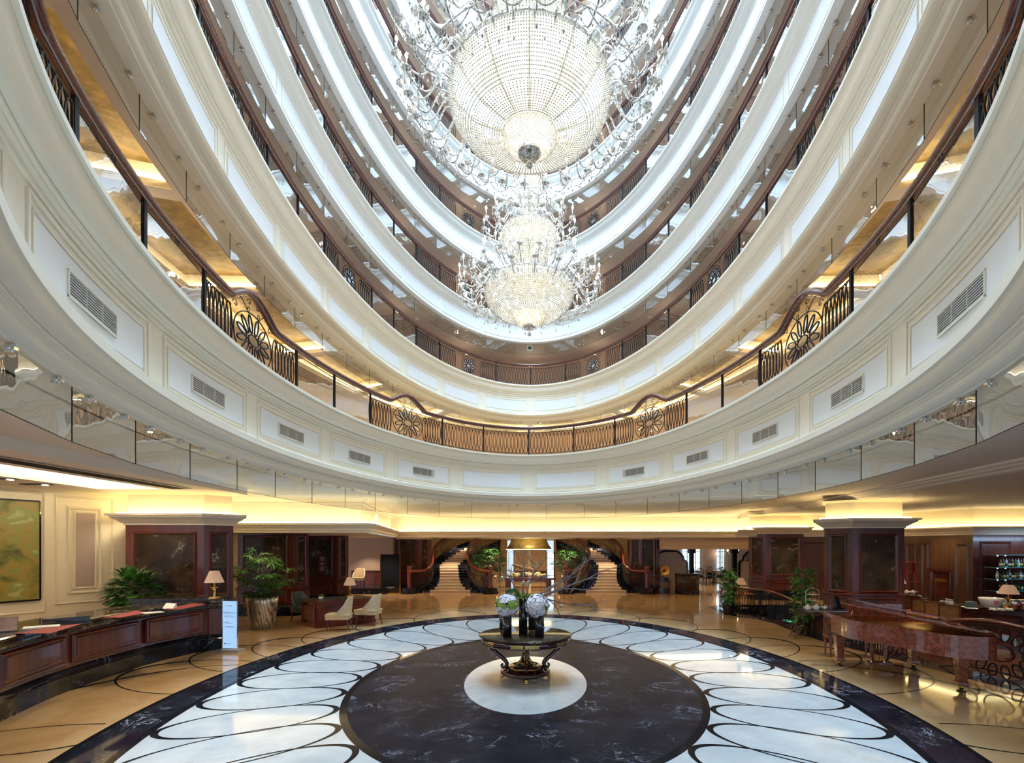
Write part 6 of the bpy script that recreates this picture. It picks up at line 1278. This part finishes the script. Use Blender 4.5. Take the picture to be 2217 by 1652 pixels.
def beads(mb, prof, d, r):
    """octahedral beads strung along a profile of revolution"""
    pts = []
    for (r0, z0), (r1, z1) in zip(prof[:-1], prof[1:]):
        L = hypot(r1-r0, z1-z0); n = max(1, round(L/d)); pts += [(r0+(r1-r0)*i/n, z0+(z1-z0)*i/n) for i in range(n)]
    pts.append(prof[-1]); rm = max(p[0] for p in pts); N = int(2*pi*rm/d)
    for q, (rr, z) in enumerate(pts):
        k = max(1, int(2**round(math.log2(max(.02, rm/max(rr, .01)))))) if rr < rm*.7 else 1; n = max(6, N//k); rb = r*(.75 if rr < rm*.35 else 1)
        for i in range(n):
            a = 2*pi*i/n; x, y = rr*cos(a), rr*sin(a); b = len(mb.v)
            mb.v += [(x+rb, y, z), (x-rb, y, z), (x, y+rb, z), (x, y-rb, z), (x, y, z+rb), (x, y, z-rb)]
            for f in ((0, 2, 4), (2, 1, 4), (1, 3, 4), (3, 0, 4), (2, 0, 5), (1, 2, 5), (3, 1, 5), (0, 3, 5)): mb.f.append(tuple(j+b for j in f)); mb.m.append(0); mb.sm.append(False)
def arcprof(r0, z0, r1, z1, n=10, k=1.0):   # bowl side: from rim (r0,z0) bulging down to (r1,z1)
    return [(r1+(r0-r1)*cos(pi/2*i/n)**k, z0+(z1-z0)*sin(pi/2*i/n)) for i in range(n+1)]
def bowl(parent, prof, d, r, name='bead_bowl'):
    v = MB(); v.lathe([(p*.985, z+.006) for p, z in prof], 64); 
    b = MB(); beads(b, prof, d, r); o = b.build(name, M['crystal'], parent); o['kind'] = 'stuff'; v.f = v.f; 
    vo = v.build('crystal_veil', M['veil'], o); return o
def arm_proto(Lr, drop, rise, parent, name='candle_arm'):
    mb = MB(); pth = bez([(0, 0, 0), (Lr*.25, 0, .10), (Lr*.55, 0, -drop), (Lr*.85, 0, -drop*.6), (Lr, 0, 0)], 4); mb.tube(pth, .016, 5)
    mb.lathe([(.02, 0), (.075, .02), (.085, .035), (.03, .02)], 10, (Lr, 0, 0)); mb.lathe([(.05, .05), (.03, .035)], 8, (Lr, 0, 0)); mb.cyl((Lr, 0, .03), .011, 0, rise, 6)
    for k in range(5):
        a = k*2*pi/5; x, y = Lr+.08*cos(a), .08*sin(a); mb.tube([(x, y, .02), (x, y, -.07)], .003, 3); mb.lathe([(0, -.16), (.016, -.12), (.010, -.09), (0, -.07)], 5, (x, y, 0), sm=False)
    mb.tube([(Lr*.55, 0, -drop), (Lr*.55, 0, -drop-.14)], .003, 3); mb.lathe([(0, -.12), (.02, -.07), (0, 0)], 5, (Lr*.55, 0, -drop-.13), sm=False)
    o = mb.build(name, M['crystal'], parent); mb = MB(); mb.lathe([(0, 0), (.020, .014), (.028, .040), (.012, .08), (0, .10)], 8, (Lr, 0, .03+rise)); mb.build('bulb', M['bulb'], o); return o
def tier(parent, n, r0, z, Lr, drop, rise, ph=0):
    p = arm_proto(Lr, drop, rise, parent)
    for i in range(n):
        o = p if i == 0 else copy_tree(p, parent); a = 2*pi*(i+ph)/n; o.location = (r0*cos(a), r0*sin(a), z); o.rotation_euler = (0, 0, a)
def hoop(mb, r, z, w, n=64): mb.tube([(r*cos(2*pi*i/n), r*sin(2*pi*i/n), z) for i in range(n)], w, 5, closed=True)
def inner_bulbs(parent, items):
    p = None
    for (r, z, n) in items:
        for i in range(n):
            a = 2*pi*(i+.3)/n
            if p is None: mb = MB(); mb.sphere((0, 0, 0), .026, 8); p = mb.build('inner_bulb', M['bulb'], parent); o = p
            else: o = p.copy(); COL.objects.link(o)
            o.location = (r*cos(a), r*sin(a), z)
def drops_hoop(mb, r, z, n, L):
    for i in range(n):
        a = 2*pi*i/n; x, y = r*cos(a), r*sin(a); mb.tube([(x, y, z), (x, y, z-L)], .003, 3); mb.lathe([(0, -.09), (.017, -.05), (0, 0)], 5, (x, y, z-L), sm=False)
# upper, nearer chandelier
U = empty('crystal_chandelier', (0, 8.5, 0)); tag(U, 'huge crystal chandelier with a wide beaded bowl hanging at the top of the atrium', 'chandelier')
bowl(U, [(1.25, 9.97), (1.30, 9.92)]+arcprof(1.35, 9.82, .42, 9.20, 12, .75), .040, .0135)
bowl(U, [(.40, 9.30), (.45, 9.24)]+arcprof(.46, 9.18, .10, 8.95, 7, .8), .028, .010)
bowl(U, [(.52, 11.6), (.55, 11.2), (.70, 10.9), (.80, 10.5), (.74, 10.2), (.62, 10.0)], .050, .015, 'bead_drum')
mb = MB(); mb.lathe([(.16, 8.98), (.20, 8.90), (.17, 8.86), (.04, 8.82), (0, 8.80)], 16, sm=False); mb.sphere((0, 0, 8.70), .055, 12); mb.tube([(0, 0, 8.82), (0, 0, 8.74)], .008, 5); mb.build('finial', M['veil'] if 0 else M['crystal'], U)
mb = MB(); hoop(mb, 1.27, 9.98, .022); hoop(mb, .62, 11.6, .02); hoop(mb, .43, 9.27, .012); mb.cyl((0, 0, 0), .05, 9.9, 33, 10); mb.build('metal_frame', M['chrome'], U)
mb = MB(); hoop(mb, 1.82, 9.62, .008, 90); mb.build('wire_hoop', M['grille'], U)
for k in range(12):
    a = 2*pi*k/12; mb = MB(); mb.tube([(1.3*cos(a), 1.3*sin(a), 9.85), (.9*cos(a), .9*sin(a), 9.42), (.45*cos(a), .45*sin(a), 9.28)], .016, 4); mb.build('rib', mat('rib_metal', (.25, .22, .16), .4, .6, var=.1) if k == 0 else bpy.data.materials['rib_metal'], U)
tier(U, 26, 1.25, 10.05, .90, .22, .20); tier(U, 22, 1.15, 10.55, .62, .18, .18, .5); tier(U, 28, 1.28, 9.78, .72, .26, .16, .25); tier(U, 20, .75, 11.25, 1.15, .2, .2)
mb = MB(); drops_hoop(mb, 1.82, 9.62, 64, .16); drops_hoop(mb, 1.5, 9.5, 44, .1)
for i in range(28):
    a0, a1 = 2*pi*i/28, 2*pi*(i+1)/28; mb.tube([((1.82)*cos(a0+(a1-a0)*q/6), 1.82*sin(a0+(a1-a0)*q/6), 9.62-.16*sin(pi*q/6)) for q in range(7)], .009, 4)
mb.build('pendant_fringe', M['crystal'], U)['kind'] = 'stuff'
inner_bulbs(U, ((1.0, 9.75, 22), (.7, 9.55, 14), (.30, 9.15, 7), (.15, 9.05, 4), (.5, 10.9, 8)))
for z_, pw in ((9.65, 9), (10.8, 9), (9.14, 1.6)): point('chandelier_glow', (0, 8.5, z_), pw, (1, .93, .80), .25)
# lower, farther chandelier
W_ = empty('crystal_chandelier', (0, 13.5, 0)); tag(W_, 'lower tiered crystal chandelier hanging further back, level with the balconies', 'chandelier')
bowl(W_, [(1.08, 9.22), (1.14, 9.17)]+arcprof(1.18, 9.06, .36, 8.46, 12, .75), .048, .016)
bowl(W_, [(.34, 8.52), (.39, 8.47)]+arcprof(.40, 8.42, .08, 8.18, 6, .8), .036, .012)
bowl(W_, [(.52, 10.15), (.46, 9.8), (.55, 9.35), (.62, 9.2)], .055, .018, 'bead_drum')
bowl(W_, [(.66, 10.72), (.70, 10.68)]+arcprof(.74, 10.58, .30, 10.14, 9, .75), .046, .015)
bowl(W_, [(.44, 12.3), (.46, 12.1), (.42, 11.9), (.27, 11.75), (.25, 11.2), (.34, 10.75)], .055, .017, 'bead_drum')
mb = MB(); mb.lathe([(.14, 8.20), (.17, 8.15), (.13, 8.11), (0, 8.08)], 14, sm=False); mb.sphere((0, 0, 7.96), .05, 12); mb.tube([(0, 0, 8.08), (0, 0, 8.0)], .008, 5); mb.build('finial', M['crystal'], W_)
mb = MB(); hoop(mb, 1.09, 9.24, .02); hoop(mb, .67, 10.74, .018); hoop(mb, .45, 12.3, .018); mb.cyl((0, 0, 0), .05, 9.0, 33, 8); mb.build('metal_frame', M['chrome'], W_)
tier(W_, 26, 1.05, 9.25, .80, .20, .24); tier(W_, 22, .95, 9.55, .55, .16, .26, .5); tier(W_, 16, .62, 10.75, .58, .18, .20); tier(W_, 12, .42, 11.0, .45, .15, .24, .5); tier(W_, 20, 1.12, 9.0, .66, .2, .16, .25)
mb = MB(); drops_hoop(mb, 1.5, 8.9, 48, .12); hoop(mb, 1.5, 8.9, .006, 80); drops_hoop(mb, .95, 10.45, 30, .1); mb.build('pendant_fringe', M['crystal'], W_)['kind'] = 'stuff'
inner_bulbs(W_, ((.9, 9.0, 18), (.6, 8.8, 12), (.25, 8.4, 6), (.5, 10.5, 10), (.35, 12.0, 8), (.3, 9.7, 6)))
for z_, pw in ((8.95, 8), (10.5, 5), (8.38, 1.2), (12.0, 4)): point('chandelier_glow', (0, 13.5, z_), pw, (1, .93, .80), .2)
# small ceiling devices on the gallery ceilings
for k, (px, py, z, lb) in enumerate(((1011, 741+0, ZC[1]-1.14, 'small round downlight on the third gallery ceiling, left of the lower chandelier'), (1407, 687, ZC[1]-1.14, 'small round downlight on the third gallery ceiling, right of the lower chandelier'), (903, 690, ZC[1]-1.14, 'small round downlight on the third gallery ceiling, farthest left'), (1027, 447, ZC[3]-1.14, 'small round downlight high on the left beside the chandelier stem'), (1270, 452, ZC[3]-1.14, 'small round downlight high on the right beside the chandelier stem'))):
    x, y, _ = G(px, py, z-.0); o = empty('downlight', (x, y, z)); tag(o, lb, 'ceiling light', 'downlights in the gallery ceilings'); mb = MB(); mb.lathe([(.06, -.004), (.085, -.006), (.088, 0)], 16); mb.build('trim_ring', M['paint'], o); mb = MB(); mb.lathe([(0, -.003), (.058, -.003)], 14); mb.build('diffuser', M['spot'], o)
x, y, _ = G(1147, 753, ZC[1]-1.14-.2); o = empty('hanging_sign', (x, y, ZC[1]-1.14)); tag(o, 'small square hanging sign under the gallery below the lower chandelier', 'sign'); mb = MB(); mb.box(-.13, .13, -.02, .02, -.34, -.06); mb.build('board', M['paint'], o); mb = MB(); mb.box(-.09, .09, -.026, -.02, -.29, -.15); mb.build('pictogram', M['dark'], o)
# unseen warm point lights added to brighten the gallery corridors
for k, zz in enumerate(ZC[:6]):
    zt = ZC[k+1]-1.14
    for i in range(9):
        t = R(-15+i*26.25); x, y, _ = E3.p(t, 1.7); point('gallery_fill_light', (x, y, zt-.8), 10, (1, .82, .62), .1)
for i in range(9):
    t = R(-15+i*26.25); x, y, _ = E3.p(t, 1.6); point('gallery_fill_light', (x, y, 7.4), 16, (1, .80, .52), .1)
